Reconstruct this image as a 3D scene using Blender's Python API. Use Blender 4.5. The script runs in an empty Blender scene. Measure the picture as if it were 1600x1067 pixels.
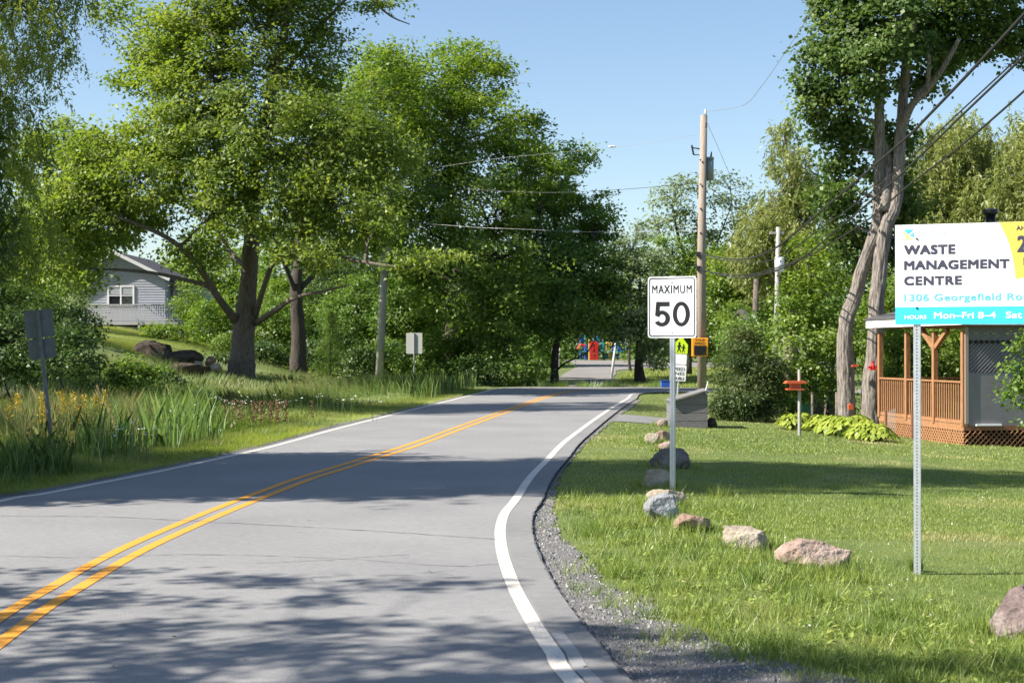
import bpy, bmesh, math, random
import numpy as np
from mathutils import Vector, Matrix, noise
R = math.radians
rng = np.random.default_rng(7)
random.seed(7)
sc = bpy.context.scene
COL = sc.collection

# ------------------------------------------------------------------ camera
H, F, CX, HY = 1.7, 2300.0, 800.0, 545.0      # eye height (m), focal length / centre / horizon of a 1600 px wide picture
cam = bpy.data.cameras.new('camera'); camo = bpy.data.objects.new('camera', cam); COL.objects.link(camo)
cam.lens = 51.75; cam.sensor_width = 36.0; cam.clip_end = 3000; cam.clip_start = 0.1
camo.location = (0, 0, H); camo.rotation_euler = (R(90) + math.atan((HY - 533.5) / F), 0, 0)
cam.dof.use_dof = True; cam.dof.focus_distance = 16.0; cam.dof.aperture_fstop = 6.3
sc.camera = camo
# ------------------------------------------------------------------ sky and sun
SUN_AZ, SUN_EL = 14.0, 42.0                   # degrees behind pure left, degrees up
world = bpy.data.worlds.new("World"); sc.world = world; world.use_nodes = True
wn = world.node_tree
sky = wn.nodes.new('ShaderNodeTexSky'); sky.sky_type = 'NISHITA'; sky.sun_disc = False
sky.sun_elevation = R(SUN_EL); sky.sun_rotation = R(270 - SUN_AZ)
sky.air_density = 1.0; sky.dust_density = 0.6; sky.ozone_density = 2.0
wn.links.new(sky.outputs[0], wn.nodes['Background'].inputs[0]); wn.nodes['Background'].inputs[1].default_value = 0.078
sd = bpy.data.lights.new('sun', 'SUN'); sd.energy = 5.0; sd.angle = R(0.5); sd.color = (1.0, 0.93, 0.82)
so = bpy.data.objects.new('sun', sd); COL.objects.link(so)
S = Vector((-math.cos(R(SUN_AZ)) * math.cos(R(SUN_EL)), -math.sin(R(SUN_AZ)) * math.cos(R(SUN_EL)), math.sin(R(SUN_EL))))
so.rotation_euler = S.to_track_quat('Z', 'Y').to_euler(); so.location = (-30, -10, 40)
sc.view_settings.view_transform = 'Standard'; sc.view_settings.look = 'None'
sc.view_settings.exposure = 1.2; sc.view_settings.gamma = 1.0
sc.cycles.max_bounces = 6; sc.cycles.diffuse_bounces = 3; sc.cycles.transmission_bounces = 3; sc.cycles.transparent_max_bounces = 4

# ------------------------------------------------------------------ helpers
def P(px, py, Y):
    return Vector(((px - CX) / F * Y, Y, H + (HY - py) / F * Y))
def tag(o, label=None, cat=None, group=None, kind=None):
    if label: o['label'] = label
    if cat: o['category'] = cat
    if group: o['group'] = group
    if kind: o['kind'] = kind
    return o
def empty(name, loc, label, cat, group=None, rz=0.0):
    o = bpy.data.objects.new(name, None); COL.objects.link(o); o.location = loc; o.rotation_euler = (0, 0, rz)
    o.empty_display_size = 0.2
    return tag(o, label, cat, group)
def link(name, me, mat, parent=None, smooth=False):
    o = bpy.data.objects.new(name, me); COL.objects.link(o)
    if mat is not None and not me.materials: me.materials.append(mat)
    if parent: o.parent = parent
    if smooth: me.polygons.foreach_set('use_smooth', [True] * len(me.polygons))
    return o
def copy_tree(o, parent=None):
    c = o.copy(); COL.objects.link(c); c.parent = parent
    for ch in list(o.children): copy_tree(ch, c)
    return c
def npmesh(name, V, nv, tint=None):
    """V: (n*nv,3) vertices, each consecutive nv of them is one polygon."""
    me = bpy.data.meshes.new(name); n = len(V) // nv
    me.vertices.add(len(V)); me.vertices.foreach_set('co', np.ascontiguousarray(V, dtype=np.float32).ravel())
    me.loops.add(len(V)); me.loops.foreach_set('vertex_index', np.arange(len(V), dtype=np.int32))
    me.polygons.add(n); me.polygons.foreach_set('loop_start', np.arange(n, dtype=np.int32) * nv)
    if tint is not None:
        a = me.attributes.new('tint', 'FLOAT', 'FACE'); a.data.foreach_set('value', tint.astype(np.float32))
    me.update(calc_edges=True)
    return me
class MB:
    def __init__(s): s.v = []; s.f = []
    def box(s, c, d, rot=None):
        b = len(s.v); c = Vector(c)
        for x, y, z in ((-1,-1,-1),(1,-1,-1),(1,1,-1),(-1,1,-1),(-1,-1,1),(1,-1,1),(1,1,1),(-1,1,1)):
            p = Vector((x*d[0]/2, y*d[1]/2, z*d[2]/2))
            if rot: p = rot @ p
            s.v.append(c + p)
        for q in ((0,3,2,1),(4,5,6,7),(0,1,5,4),(1,2,6,5),(2,3,7,6),(3,0,4,7)): s.f.append(tuple(b+i for i in q))
        return s
    def bar(s, a, b, w, t):
        a, b = Vector(a), Vector(b); d = b - a
        return s.box((a+b)/2, (w, t, d.length), d.to_track_quat('Z', 'Y').to_matrix())
    def prism(s, pts, y0, y1):
        """pts (x,z) counter-clockwise seen from -y"""
        b = len(s.v); n = len(pts)
        for y in (y0, y1):
            for x, z in pts: s.v.append(Vector((x, y, z)))
        s.f.append(tuple(b+i for i in range(n))); s.f.append(tuple(b+n+i for i in reversed(range(n))))
        for i in range(n):
            j = (i+1) % n; s.f.append((b+i, b+n+i, b+n+j, b+j))
        return s
    def tube(s, pts, radii, n=6, cap=True, rough=None):
        pts = [Vector(p) for p in pts]; b = len(s.v)
        if not hasattr(radii, '__len__'): radii = [radii]*len(pts)
        up = None
        for i, p in enumerate(pts):
            t = (pts[min(i+1, len(pts)-1)] - pts[max(i-1, 0)])
            t = t.normalized() if t.length > 1e-6 else Vector((0, 0, 1))
            if up is None: up = t.orthogonal().normalized()
            up = (up - t*up.dot(t));
            up = up.normalized() if up.length > 1e-5 else t.orthogonal().normalized()
            w = t.cross(up)
            for k in range(n):
                a = 2*math.pi*k/n; r = radii[i]
                if rough: r *= rough(i, k, p)
                s.v.append(p + (up*math.cos(a) + w*math.sin(a))*r)
        for i in range(len(pts)-1):
            for k in range(n):
                k2 = (k+1) % n
                s.f.append((b+i*n+k, b+i*n+k2, b+(i+1)*n+k2, b+(i+1)*n+k))
        if cap:
            s.f.append(tuple(b+k for k in reversed(range(n)))); e = b+(len(pts)-1)*n; s.f.append(tuple(e+k for k in range(n)))
        return s
    def build(s, name, mat, parent=None, smooth=False, bevel=0):
        me = bpy.data.meshes.new(name); me.from_pydata([tuple(v) for v in s.v], [], s.f); me.update()
        o = link(name, me, mat, parent, smooth)
        if bevel:
            m = o.modifiers.new('bevel', 'BEVEL'); m.width = bevel; m.segments = 1; m.limit_method = 'ANGLE'
        return o
def catmull(pts, n):
    pts = [np.array(p, float) for p in pts]; pts = [2*pts[0]-pts[1]] + pts + [2*pts[-1]-pts[-2]]
    out = []
    for i in range(1, len(pts)-2):
        for k in range(n):
            t = k/n; a, b, c, d = pts[i-1:i+3]
            out.append(.5*((2*b)+(-a+c)*t+(2*a-5*b+4*c-d)*t*t+(-a+3*b-3*c+d)*t**3))
    out.append(pts[-2]); return np.array(out)
def resample(p, n):
    d = np.r_[0, np.cumsum(np.linalg.norm(np.diff(p, axis=0), axis=1))]; t = np.linspace(0, d[-1], n)
    return np.stack([np.interp(t, d, p[:, k]) for k in range(p.shape[1])], 1)
def offset(p, o):
    t = np.gradient(p, axis=0); t /= np.linalg.norm(t, axis=1)[:, None]
    return p + np.stack([t[:, 1], -t[:, 0]], 1)*o          # positive = right of travel

# ------------------------------------------------------------------ materials
def nodes(name):
    m = bpy.data.materials.new(name); m.use_nodes = True; t = m.node_tree
    return m, t, t.nodes['Principled BSDF'], lambda k: t.nodes.new('ShaderNode'+k)
def mat(name, c, rough=.7, metal=0.0, var=0.0, scale=8.0, bump=0.0, c2=None, spec=None, coord='Object', stretch=(1, 1, 1), detail=6):
    m, t, b, N = nodes(name); b.inputs['Roughness'].default_value = rough; b.inputs['Metallic'].default_value = metal
    if spec is not None: b.inputs['Specular IOR Level'].default_value = spec
    b.inputs['Base Color'].default_value = (*c, 1)
    if var or bump or c2:
        tc = N('TexCoord'); mp = N('Mapping'); mp.inputs['Scale'].default_value = stretch; t.links.new(tc.outputs[coord], mp.inputs[0])
        nz = N('TexNoise'); nz.inputs['Scale'].default_value = scale; nz.inputs['Detail'].default_value = detail; nz.inputs['Roughness'].default_value = .65
        t.links.new(mp.outputs[0], nz.inputs['Vector'])
        rp = N('ValToRGB'); rp.color_ramp.elements[0].position = .35; rp.color_ramp.elements[1].position = .68
        lo = c2 if c2 else tuple(x*(1-var) for x in c); hi = c if c2 else tuple(x*(1+var) for x in c)
        rp.color_ramp.elements[0].color = (*lo, 1); rp.color_ramp.elements[1].color = (*hi, 1)
        t.links.new(nz.outputs[0], rp.inputs[0]); t.links.new(rp.outputs[0], b.inputs['Base Color'])
        if bump:
            bp = N('Bump'); bp.inputs['Strength'].default_value = bump; bp.inputs['Distance'].default_value = .02
            t.links.new(nz.outputs[0], bp.inputs['Height']); t.links.new(bp.outputs[0], b.inputs['Normal'])
    return m
def leafmat(name, cols, trans=.35, gloss=.025):
    m = bpy.data.materials.new(name); m.use_nodes = True; t = m.node_tree
    for n in list(t.nodes): t.nodes.remove(n)
    N = lambda k: t.nodes.new('ShaderNode'+k)
    at = N('Attribute'); at.attribute_name = 'tint'
    rp = N('ValToRGB'); el = rp.color_ramp.elements
    while len(el) < len(cols): el.new(.5)
    for i, c in enumerate(cols): el[i].position = i/(len(cols)-1); el[i].color = (*c, 1)
    t.links.new(at.outputs['Fac'], rp.inputs[0])
    d = N('BsdfDiffuse'); tr = N('BsdfTranslucent'); g = N('BsdfGlossy'); g.inputs['Roughness'].default_value = .45; g.inputs['Color'].default_value = (.8, .85, .8, 1)
    hs = N('HueSaturation'); hs.inputs['Hue'].default_value = .49; hs.inputs['Saturation'].default_value = 1.15; hs.inputs['Value'].default_value = 1.35
    t.links.new(rp.outputs[0], d.inputs[0]); t.links.new(rp.outputs[0], hs.inputs['Color']); t.links.new(hs.outputs[0], tr.inputs[0])
    a = N('MixShader'); a.inputs[0].default_value = trans; t.links.new(d.outputs[0], a.inputs[1]); t.links.new(tr.outputs[0], a.inputs[2])
    b = N('MixShader'); b.inputs[0].default_value = gloss; t.links.new(a.outputs[0], b.inputs[1]); t.links.new(g.outputs[0], b.inputs[2])
    o = N('OutputMaterial'); t.links.new(b.outputs[0], o.inputs[0])
    return m
def multi(name, stops, scales, rough=.95, bump=.3, bdist=.02, coord='Object', spec=.2, wts=None):
    """colour ramp driven by the mean of several noises of different size"""
    m, t, b, N = nodes(name); b.inputs['Roughness'].default_value = rough; b.inputs['Specular IOR Level'].default_value = spec
    tc = N('TexCoord'); acc = None; last = None; wts = wts or [1/len(scales)]*len(scales)
    for s, w in zip(scales, wts):
        nz = N('TexNoise'); nz.inputs['Scale'].default_value = s; nz.inputs['Detail'].default_value = 5; t.links.new(tc.outputs[coord], nz.inputs['Vector'])
        mu = N('Math'); mu.operation = 'MULTIPLY_ADD'; mu.inputs[1].default_value = w; t.links.new(nz.outputs[0], mu.inputs[0])
        if acc: t.links.new(acc.outputs[0], mu.inputs[2])
        else: mu.inputs[2].default_value = 0
        acc = mu; last = nz
    rp = N('ValToRGB'); el = rp.color_ramp.elements
    while len(el) < len(stops): el.new(.5)
    for i, (p, c) in enumerate(stops): el[i].position = p; el[i].color = (*c, 1)
    t.links.new(acc.outputs[0], rp.inputs[0]); t.links.new(rp.outputs[0], b.inputs['Base Color'])
    bp = N('Bump'); bp.inputs['Strength'].default_value = bump; bp.inputs['Distance'].default_value = bdist
    t.links.new(last.outputs[0], bp.inputs['Height']); t.links.new(bp.outputs[0], b.inputs['Normal'])
    return m

M_soil = multi('meadow ground', [(.3, (.055, .085, .025)), (.5, (.11, .145, .045)), (.62, (.155, .175, .065)), (.75, (.20, .18, .10))], (.25, 2.0, 30), bump=.6)
M_asph = multi('asphalt', [(.34, (.155, .156, .16)), (.5, (.215, .214, .215)), (.64, (.27, .268, .264))], (.5, 12, 75), rough=.85, bump=.5, bdist=.006, spec=.25, wts=[.3, .22, .48])
M_asph2 = multi('asphalt edge', [(.36, (.15, .15, .153)), (.5, (.20, .20, .20)), (.64, (.245, .24, .24))], (.6, 9, 200), rough=.9, bump=.5, bdist=.008, spec=.2, wts=[.3, .25, .45])
M_gravel = multi('gravel', [(.34, (.12, .118, .12)), (.48, (.19, .184, .184)), (.6, (.24, .232, .228)), (.72, (.31, .30, .285))], (1.2, 22, 90), bump=1.0, bdist=.03, wts=[.25, .35, .4])
M_drive = multi('gravel drive', [(.34, (.13, .12, .115)), (.5, (.21, .2, .19)), (.7, (.29, .275, .26))], (.4, 6, 60), bump=.6)
def worn(name, c, under, thr=.36):
    m, t, b, N = nodes(name); b.inputs['Roughness'].default_value = .65; b.inputs['Specular IOR Level'].default_value = .3
    tc = N('TexCoord'); nz = N('TexNoise'); nz.inputs['Scale'].default_value = 38; nz.inputs['Detail'].default_value = 8; nz.inputs['Roughness'].default_value = .75
    n2 = N('TexNoise'); n2.inputs['Scale'].default_value = 3; t.links.new(tc.outputs['Object'], n2.inputs[0])
    t.links.new(tc.outputs['Object'], nz.inputs[0])
    ad = N('Math'); ad.operation = 'MULTIPLY_ADD'; ad.inputs[1].default_value = .35; t.links.new(n2.outputs[0], ad.inputs[0]); t.links.new(nz.outputs[0], ad.inputs[2])
    rp = N('ValToRGB'); rp.color_ramp.elements[0].position = thr + .1; rp.color_ramp.elements[1].position = thr+.19
    rp.color_ramp.elements[0].color = (*under, 1); rp.color_ramp.elements[1].color = (*c, 1)
    t.links.new(ad.outputs[0], rp.inputs[0]); t.links.new(rp.outputs[0], b.inputs['Base Color'])
    return m
M_white = worn('road white paint', (.60, .55, .48), (.38, .365, .35), .45)
M_ghost = worn('faded road paint', (.29, .285, .28), (.2, .2, .2), .42)
M_yellow = worn('road yellow paint', (.70, .30, .03), (.36, .24, .12), .455)
M_crack = mat('crack filler', (.09, .09, .093), .9)
M_galv = mat('galvanised steel', (.55, .57, .6), .45, .6, .12, 30)
M_galvd = mat('dull sign back', (.32, .34, .36), .5, .45, .12, 12)
M_signw = mat('sign white', (.88, .88, .90), .35, 0, .015, 5)
M_signb = mat('sign black', (.012, .012, .014), .4)
M_bwhite = mat('board white', (.84, .84, .83), .3)
M_byel = mat('board amber', (.88, .60, .10), .35)
M_bcyan = mat('board cyan', (.05, .52, .78), .35)
M_bnavy = mat('board slate lettering', (.05, .05, .085), .45)
M_bltq = mat('board light turquoise', (.13, .47, .60), .45)
M_bpale = mat('board pale grey lettering', (.50, .60, .64), .45)
M_bgrn = mat('board lime', (.72, .78, .25), .45)
M_wood = mat('pole wood', (.34, .28, .23), .9, 0, .2, 6, .5, (.22, .18, .15), stretch=(6, 6, .5))
M_woodl = mat('weathered pale pole', (.42, .41, .39), .9, 0, .2, 6, .5, (.28, .27, .26), stretch=(6, 6, .5))
M_greyboard = mat('weathered grey boards', (.20, .195, .20), .92, 0, .2, 9, .7, (.115, .112, .118), stretch=(1, 1, 9))
M_stain = mat('orange brown stained wood', (.37, .185, .08), .8, 0, .2, 9, .4, (.23, .11, .05), stretch=(3, 3, .6))
M_stain2 = mat('darker brown wood', (.20, .09, .045), .8, 0, .2, 9, .3, stretch=(3, 3, .6))
M_greyp = mat('grey painted panel', (.20, .19, .20), .7, 0, .08, 3, .1, (.165, .155, .165))
M_silver = mat('silvered lattice', (.30, .295, .31), .8, 0, .15, 12)
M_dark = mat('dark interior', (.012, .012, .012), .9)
M_fascia = mat('white fascia', (.78, .79, .8), .5, 0, .05, 4)
M_roof = multi('asphalt shingles', [(.35, (.05, .05, .055)), (.6, (.1, .1, .105))], (2, 20), rough=.9)
M_siding = mat('pale grey siding', (.36, .38, .44), .6, 0, .05, 2)  # darker and bluer, with the tree shade on the house in the colour
M_deckg = mat('grey deck paint', (.48, .47, .49), .7, 0, .08, 4)
M_glass = mat('dark window glass', (.02, .025, .03), .05, 0, spec=.8)
M_trim = mat('white trim', (.78, .78, .8), .5)
M_cable = mat('black cable', (.02, .02, .022), .6)
M_wire = mat('grey aluminium wire', (.28, .29, .3), .5, .3)
M_porc = mat('transformer grey', (.22, .27, .27), .45, .2)
M_canw = mat('transformer pale', (.7, .72, .74), .4, .2)
M_lime = mat('fluorescent sign yellow green', (.62, .85, .02), .4)
M_orange = mat('speed board orange', (.90, .36, .02), .45)
M_red = mat('red plastic', (.55, .02, .02), .4)
M_redo = mat('orange red painted wood', (.5, .09, .03), .5)
M_blue = mat('blue plastic', (.02, .09, .42), .4)
M_teal = mat('teal plastic', (.03, .25, .28), .45)
M_yelp = mat('yellow plastic', (.72, .50, .12), .45)
M_mesh = mat('wire netting', (.25, .25, .24), .5, .5)
M_blackm = mat('black stove pipe', (.02, .02, .022), .35, .5)

# ------------------------------------------------------------------ road geometry (from surveyed edge points)
def gp(px, py): Y = F*H/(py-HY); return ((px-CX)/F*Y, Y)
near = lambda L: [tuple(p) for p in L]
RW = near([(4, -6), (1.9, 0), (.95, 4)]) + [gp(*p) for p in ((897.7,1067),(868.6,1025),(841,985),(819.5,948.4),(801,911.6),(787,871.8),(782,844),(782,822.8),(788.9,801),(805.7,779.8),(829,745),(856,717),(880,692),(910,669),(932,653),(956,637),(980,623),(997,614))] + [(7.2, 58.6), (12, 57.6), (26, 50)]
LW = near([(-3, -6), (-4.8, 0), (-5.5, 4), (-5.95, 8), (-6.0, 12)]) + [gp(*p) for p in ((0,783),(68.8,771.5),(172,751.6),(275,731),(400,703.6),(450,691),(530,668.8),(625,645),(746,615),(775,607.5))] + [(.35, 65.2), (2.6, 65.4), (6.2, 64.6), (12, 63), (26, 55.6)]
CW = near([(.2, -6), (-1.6, 0), (-2.6, 4)]) + [gp(*p) for p in ((0,984),(107,915),(206,859),(320,808),(400,776),(475,748),(527,732),(575,717),(650,693.7),(725,666),(797,640),(830,628),(864,617))] + [(2.5, 59.6), (4.0, 61.2), (7, 61.8), (12, 60.3), (26, 52.8)]
RW, LW, CW = [resample(catmull(p, 8), 400) for p in (RW, LW, CW)]
RE = offset(RW, .30); LE = offset(LW, -.16)
mL = (LE[:, 1] < 63) & (LE[:, 0] < 1.0) ; mR = (RE[:, 1] < 57) & (np.arange(400) < np.argmax(RE[:, 1]))
mL &= np.arange(400) < np.argmax(LE[:, 1])
xl = lambda Y: np.interp(Y, LE[mL, 1], LE[mL, 0])
xr = lambda Y: np.interp(Y, RE[mR, 1], RE[mR, 0])
GB = np.array([(9, 3.0), (7.2, 2.2)] + [gp(*p)[::1] for p in ()]).reshape(-1, 2)
_gb = [gp(*p) for p in ((1250,1040),(1150,1010),(1077,997.5),(1052.5,976),(1012.6,966.8),(991,939),(960.5,921),(914.6,905.5),(902,881),(871.6,850),(850,832),(844,789),(852,758),(866,730),(905,690),(935,668),(955,652),(1000,622))]
gbx = np.array([6.0, 4.5, 3.0] + [g[0] for g in _gb]); gby = np.array([-6, 3, 6.6] + [g[1] for g in _gb])
xg = lambda Y: np.interp(Y, gby, gbx)
def sstep(a, b, x): t = np.clip((x-a)/(b-a), 0, 1); return t*t*(3-2*t)
def G(x, Y):
    x = np.asarray(x, float); Y = np.asarray(Y, float)
    l = xl(np.minimum(Y, 62)); r = xr(np.minimum(Y, 56))
    dL = l - x; dR = x - r
    zl = np.interp(dL, [-1, 0, .9, 1.8, 3.2, 4.6, 6, 9, 10.5, 14, 21, 30, 60], [-.02, -.02, -.05, -.2, -.42, -.25, .05, .5, .9, 1.9, 2.9, 3.3, 3.6])
    zl = zl*np.clip(.35+.65*sstep(18, 55, Y), 0, 1) + 0
    front = .0096*np.maximum(Y-67, 0)
    front = np.where(Y > 160, .0096*93+.004*(Y-160), front)
    zl = np.where(dL > 0, np.maximum(zl, front - .02), zl)
    zr = (-.015-.03*np.maximum(x-1.2, 0)*sstep(0, 1.5, dR))*(1-sstep(42, 55, Y)) - .02
    zr = np.where(x > 14, np.minimum(zr, -.3), zr)
    z = np.where(dL > 0, zl, np.where(dR > 0, zr, -.05))
    z = np.where(Y > 56, np.where(dL > 0, zl, np.maximum(front-.05, -.05)), z)
    und = .02*np.sin(x*1.3+Y*.7)*np.sin(Y*.45-x*.5)
    off = sstep(.6, 2.0, np.maximum(dL, dR))*np.where(Y > 52, 0, 1)
    return z + und*off
def Gz(x, Y): return float(G(x, Y))
def at(px, py, lo=5.0, hi=250.0):
    """ground point seen at photo pixel (px,py)"""
    Ys = np.geomspace(lo, hi, 4000); z = H+(HY-py)/F*Ys; g = G((px-CX)/F*Ys, Ys)
    i = int(np.argmax(z <= g)); Y = float(Ys[i]) if (z <= g).any() else hi
    return Vector(((px-CX)/F*Y, Y, Gz((px-CX)/F*Y, Y)))

gx = np.unique(np.r_[-900, -500, -300, -200, -140, np.arange(-100, -30, 5), np.arange(-30, -14, 1.0), np.arange(-14, 14, .3), np.arange(14, 30, 1), np.arange(30, 100, 5), 140, 200, 300, 500, 900])
gy = np.unique(np.r_[-300, -150, -80, -40, -20, -10, np.arange(-6, 30, .5), np.arange(30, 75, .7), np.arange(75, 180, 4), 220, 300, 420, 600, 900, 1400])
XX, YY = np.meshgrid(gx, gy); ZZ = G(XX, YY)
V = np.stack([XX, YY, ZZ], -1).reshape(-1, 3); nx = len(gx)
fs = [(j*nx+i, j*nx+i+1, (j+1)*nx+i+1, (j+1)*nx+i) for j in range(len(gy)-1) for i in range(nx-1)]
me = bpy.data.meshes.new('ground'); me.from_pydata(V.tolist(), [], fs); me.update()
tag(link('ground', me, M_soil, None, True), kind='structure')

def strip(name, A, B, z, m, zf=None, nseg=1, kind='structure'):
    n = len(A); vs = []; f = []; k = nseg+1
    for i in range(n):
        for j in range(k):
            p = A[i]*(1-j/nseg)+B[i]*(j/nseg)
            vs.append((p[0], p[1], z + (Gz(p[0], p[1]) if zf else 0)))
    for i in range(n-1):
        for j in range(nseg): f.append((i*k+j, i*k+j+1, (i+1)*k+j+1, (i+1)*k+j))
    me = bpy.data.meshes.new(name); me.from_pydata(vs, [], f); me.update()
    return tag(link(name, me, m), kind=kind)
strip('road', LE, RE, 0.0, M_asph, nseg=6)
# older, darker strip of asphalt outside the white line
strip('road_edge_strip', offset(RW, .07), RE, .003, M_asph2)
road_lines = []
strip('white_edge_line', offset(LW, -.05), offset(LW, .05), .004, M_white)
strip('white_edge_line', offset(RW, -.05), offset(RW, .052), .004, M_white)
gh = RW[(RW[:, 1] > 3) & (RW[:, 1] < 8.9)]
strip('faded_edge_line', offset(gh, .065)+0, offset(gh, .115+.0)+np.array([.03, 0]), .006, M_ghost)
strip('yellow_centre_line', offset(CW, -.155), offset(CW, -.055), .004, M_yellow)
strip('yellow_centre_line', offset(CW, .055), offset(CW, .155), .004, M_yellow)
def crack(pts, w=.008):
    c = resample(catmull([gp(*p) for p in pts], 6), 60); c[:, 1] += rng.normal(0, .012, 60)
    wd = np.abs(rng.normal(w, w*.4, 60))[:, None]
    return strip('pavement_crack', c-wd*[0, 1], c+wd*[0, 1], .0055, M_crack)
crack([(0, 806), (180, 808), (400, 819), (590, 830), (780, 843)])
crack([(0, 868), (150, 871), (300, 866), (520, 872), (700, 884), (790, 880)], .005)
crack([(560, 1060), (610, 960), (640, 900), (652, 850), (660, 800)], .004)
crack([(300, 745), (420, 742), (560, 748), (700, 741)], .006)
crack([(400, 880), (520, 874), (600, 868), (640, 866)], .005)
# jagged rut where the pavement breaks off to gravel
jj = resample(RE[(RE[:, 1] > 2) & (RE[:, 1] < 40)], 500); jn = rng.normal(0, .012, 500)
strip('pavement_break', jj + np.stack([jn*.6-.004, 0*jn], 1), jj + np.stack([np.abs(rng.normal(.004, .008, 500)), 0*jn], 1), .006, M_crack)
# gravel shoulder
gy_ = np.r_[np.arange(-5, 30, .15), np.arange(30, 50, .5)]
A = np.stack([xr(gy_)-.03, gy_], 1)
def wob(Y): return .10*np.sin(Y*5.1)+.07*np.sin(Y*11.7+1)+.05*np.sin(Y*23+2)
Bx = np.maximum(xg(gy_)+.12+wob(gy_)*np.clip((14-gy_)/6, .25, 1), xr(gy_)+.05)
strip('gravel_shoulder', A, np.stack([Bx, gy_], 1), .012, M_gravel, zf=True, nseg=10)
ly = np.arange(-5, 55, .3)
strip('gravel_verge', np.stack([xl(ly)-.28-.06*np.sin(ly*3)-.05*np.sin(ly*7.1), ly], 1), np.stack([xl(ly)+.03, ly], 1), .012, M_gravel, zf=True, nseg=2)
# side drives
def sheet(name, pts, m, lift=.015, n=40):
    """pts: list of (left, right) ground pairs"""
    A = resample(catmull([p[0] for p in pts], 8), n); B = resample(catmull([p[1] for p in pts], 8), n)
    return strip(name, A, B, lift, m, zf=True, nseg=8)
sheet('side_drive', [((1.7, 65.6), (7.0, 64.7)), ((2.1, 69), (5.6, 69)), ((2.3, 76), (5.3, 75)), ((3.2, 90), (6.2, 88)), ((4.6, 108), (8.6, 103)), ((5, 128), (20, 112)), ((4, 137), (30, 126))], M_drive, .03)
sheet('driveway_apron', [((2.25, 35.2), (2.6, 38.8)), ((3.3, 35.0), (3.5, 38.6)), ((4.6, 34.9), (4.8, 38.4)), ((7, 36), (7, 40))][:2]+[((4.1, 35.3), (4.2, 38.4))], M_asph2, .012)

KM = {'broad': 2.2, 'willow': 1.7}
# ------------------------------------------------------------------ foliage builders
def unit(v): return v/np.maximum(np.linalg.norm(v, axis=1), 1e-9)[:, None]
TRI = False
def leaf_quads(C, nrm, axis, L, W, tint):
    """diamond leaves at C, lying across nrm, pointing along axis"""
    a = unit(axis - nrm*np.sum(axis*nrm, 1)[:, None]); s = np.cross(nrm, a)
    L = L[:, None]; W = W[:, None]
    if TRI:
        W = W*1.15; return npmesh('leaves', np.stack([C-a*L*.1+s*W*.45, C+a*L*.35-s*W*.55-nrm*L*.05, C+a*L*.95+s*W*.12-nrm*L*.08], 1).reshape(-1, 3), 3, tint)
    V = np.stack([C, C+a*L*.45+s*W*.5-nrm*L*.06, C+a*L-nrm*L*.10, C+a*L*.45-s*W*.5-nrm*L*.06], 1).reshape(-1, 3)
    return npmesh('leaves', V, 4, tint)
def crown_points(blobs, dens, seed=0, thin=.5):
    """blobs: (centre Vector, (rx,ry,rz)). Clump centres spread through the outer volume of the blobs."""
    g = np.random.default_rng(seed); out = []; own = []
    Cs = np.array([tuple(b[0]) for b in blobs]); Rs = np.array([b[1] for b in blobs])
    for i in range(len(blobs)):
        a, b, c = Rs[i]; area = 4*math.pi*(((a*b)**1.6+(a*c)**1.6+(b*c)**1.6)/3)**(1/1.6)
        n = max(6, int(area*dens)); u = unit(g.normal(size=(n, 3)))
        f = np.array([noise.noise(Vector((x*2.1+i*7, y*2.1, z*2.1+seed))) for x, y, z in u])
        r = g.uniform(.5, 1.0, n)**.7*(1+.34*f)
        p = Cs[i]+u*Rs[i]*r[:, None]
        keep = np.ones(n, bool)
        for j in range(len(blobs)):
            if j != i:
                q = np.linalg.norm((p-Cs[j])/Rs[j], axis=1); keep &= ~((q < thin) & (g.random(n) < .85))
        out.append(p[keep]); own.append(np.full(keep.sum(), i))
    return np.concatenate(out), np.concatenate(own)
def crown_mesh(cl, rc, k, L, W, seed=0, droop=.25, flat=.55, tvar=.2, sun_tip=0.0, centre=None):
    g = np.random.default_rng(seed+99); n = len(cl)
    kk = np.maximum(4, g.normal(k, k*.35, n)).astype(int); idx = np.repeat(np.arange(n), kk); N_ = len(idx)
    sc_ = g.uniform(.6, 1.3, n)[idx][:, None]
    # each clump is a tilted, flattened spray
    ax = unit(g.normal(size=(n, 3))*[1, 1, .35]); 
    off = g.normal(size=(N_, 3))*[1, 1, flat]*rc*.5*sc_ + ax[idx]*g.normal(size=(N_, 1))*rc*.4
    C = cl[idx]+off
    out = unit((cl-(cl.mean(0) if centre is None else np.array(centre)))) [idx]
    nrm = unit(np.array([0, 0, .75])+.45*out+g.normal(size=(N_, 3))*.55)
    axis = unit(off/rc+g.normal(size=(N_, 3))*.7+np.array([0, 0, -droop]))
    ct = g.normal(.5, tvar, n)[idx]
    tint = np.clip(ct+g.normal(0, .13, N_), 0, 1)
    Ls = L*g.uniform(.65, 1.25, N_)
    return leaf_quads(C, nrm, axis, Ls, Ls*W/L, tint)
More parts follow.
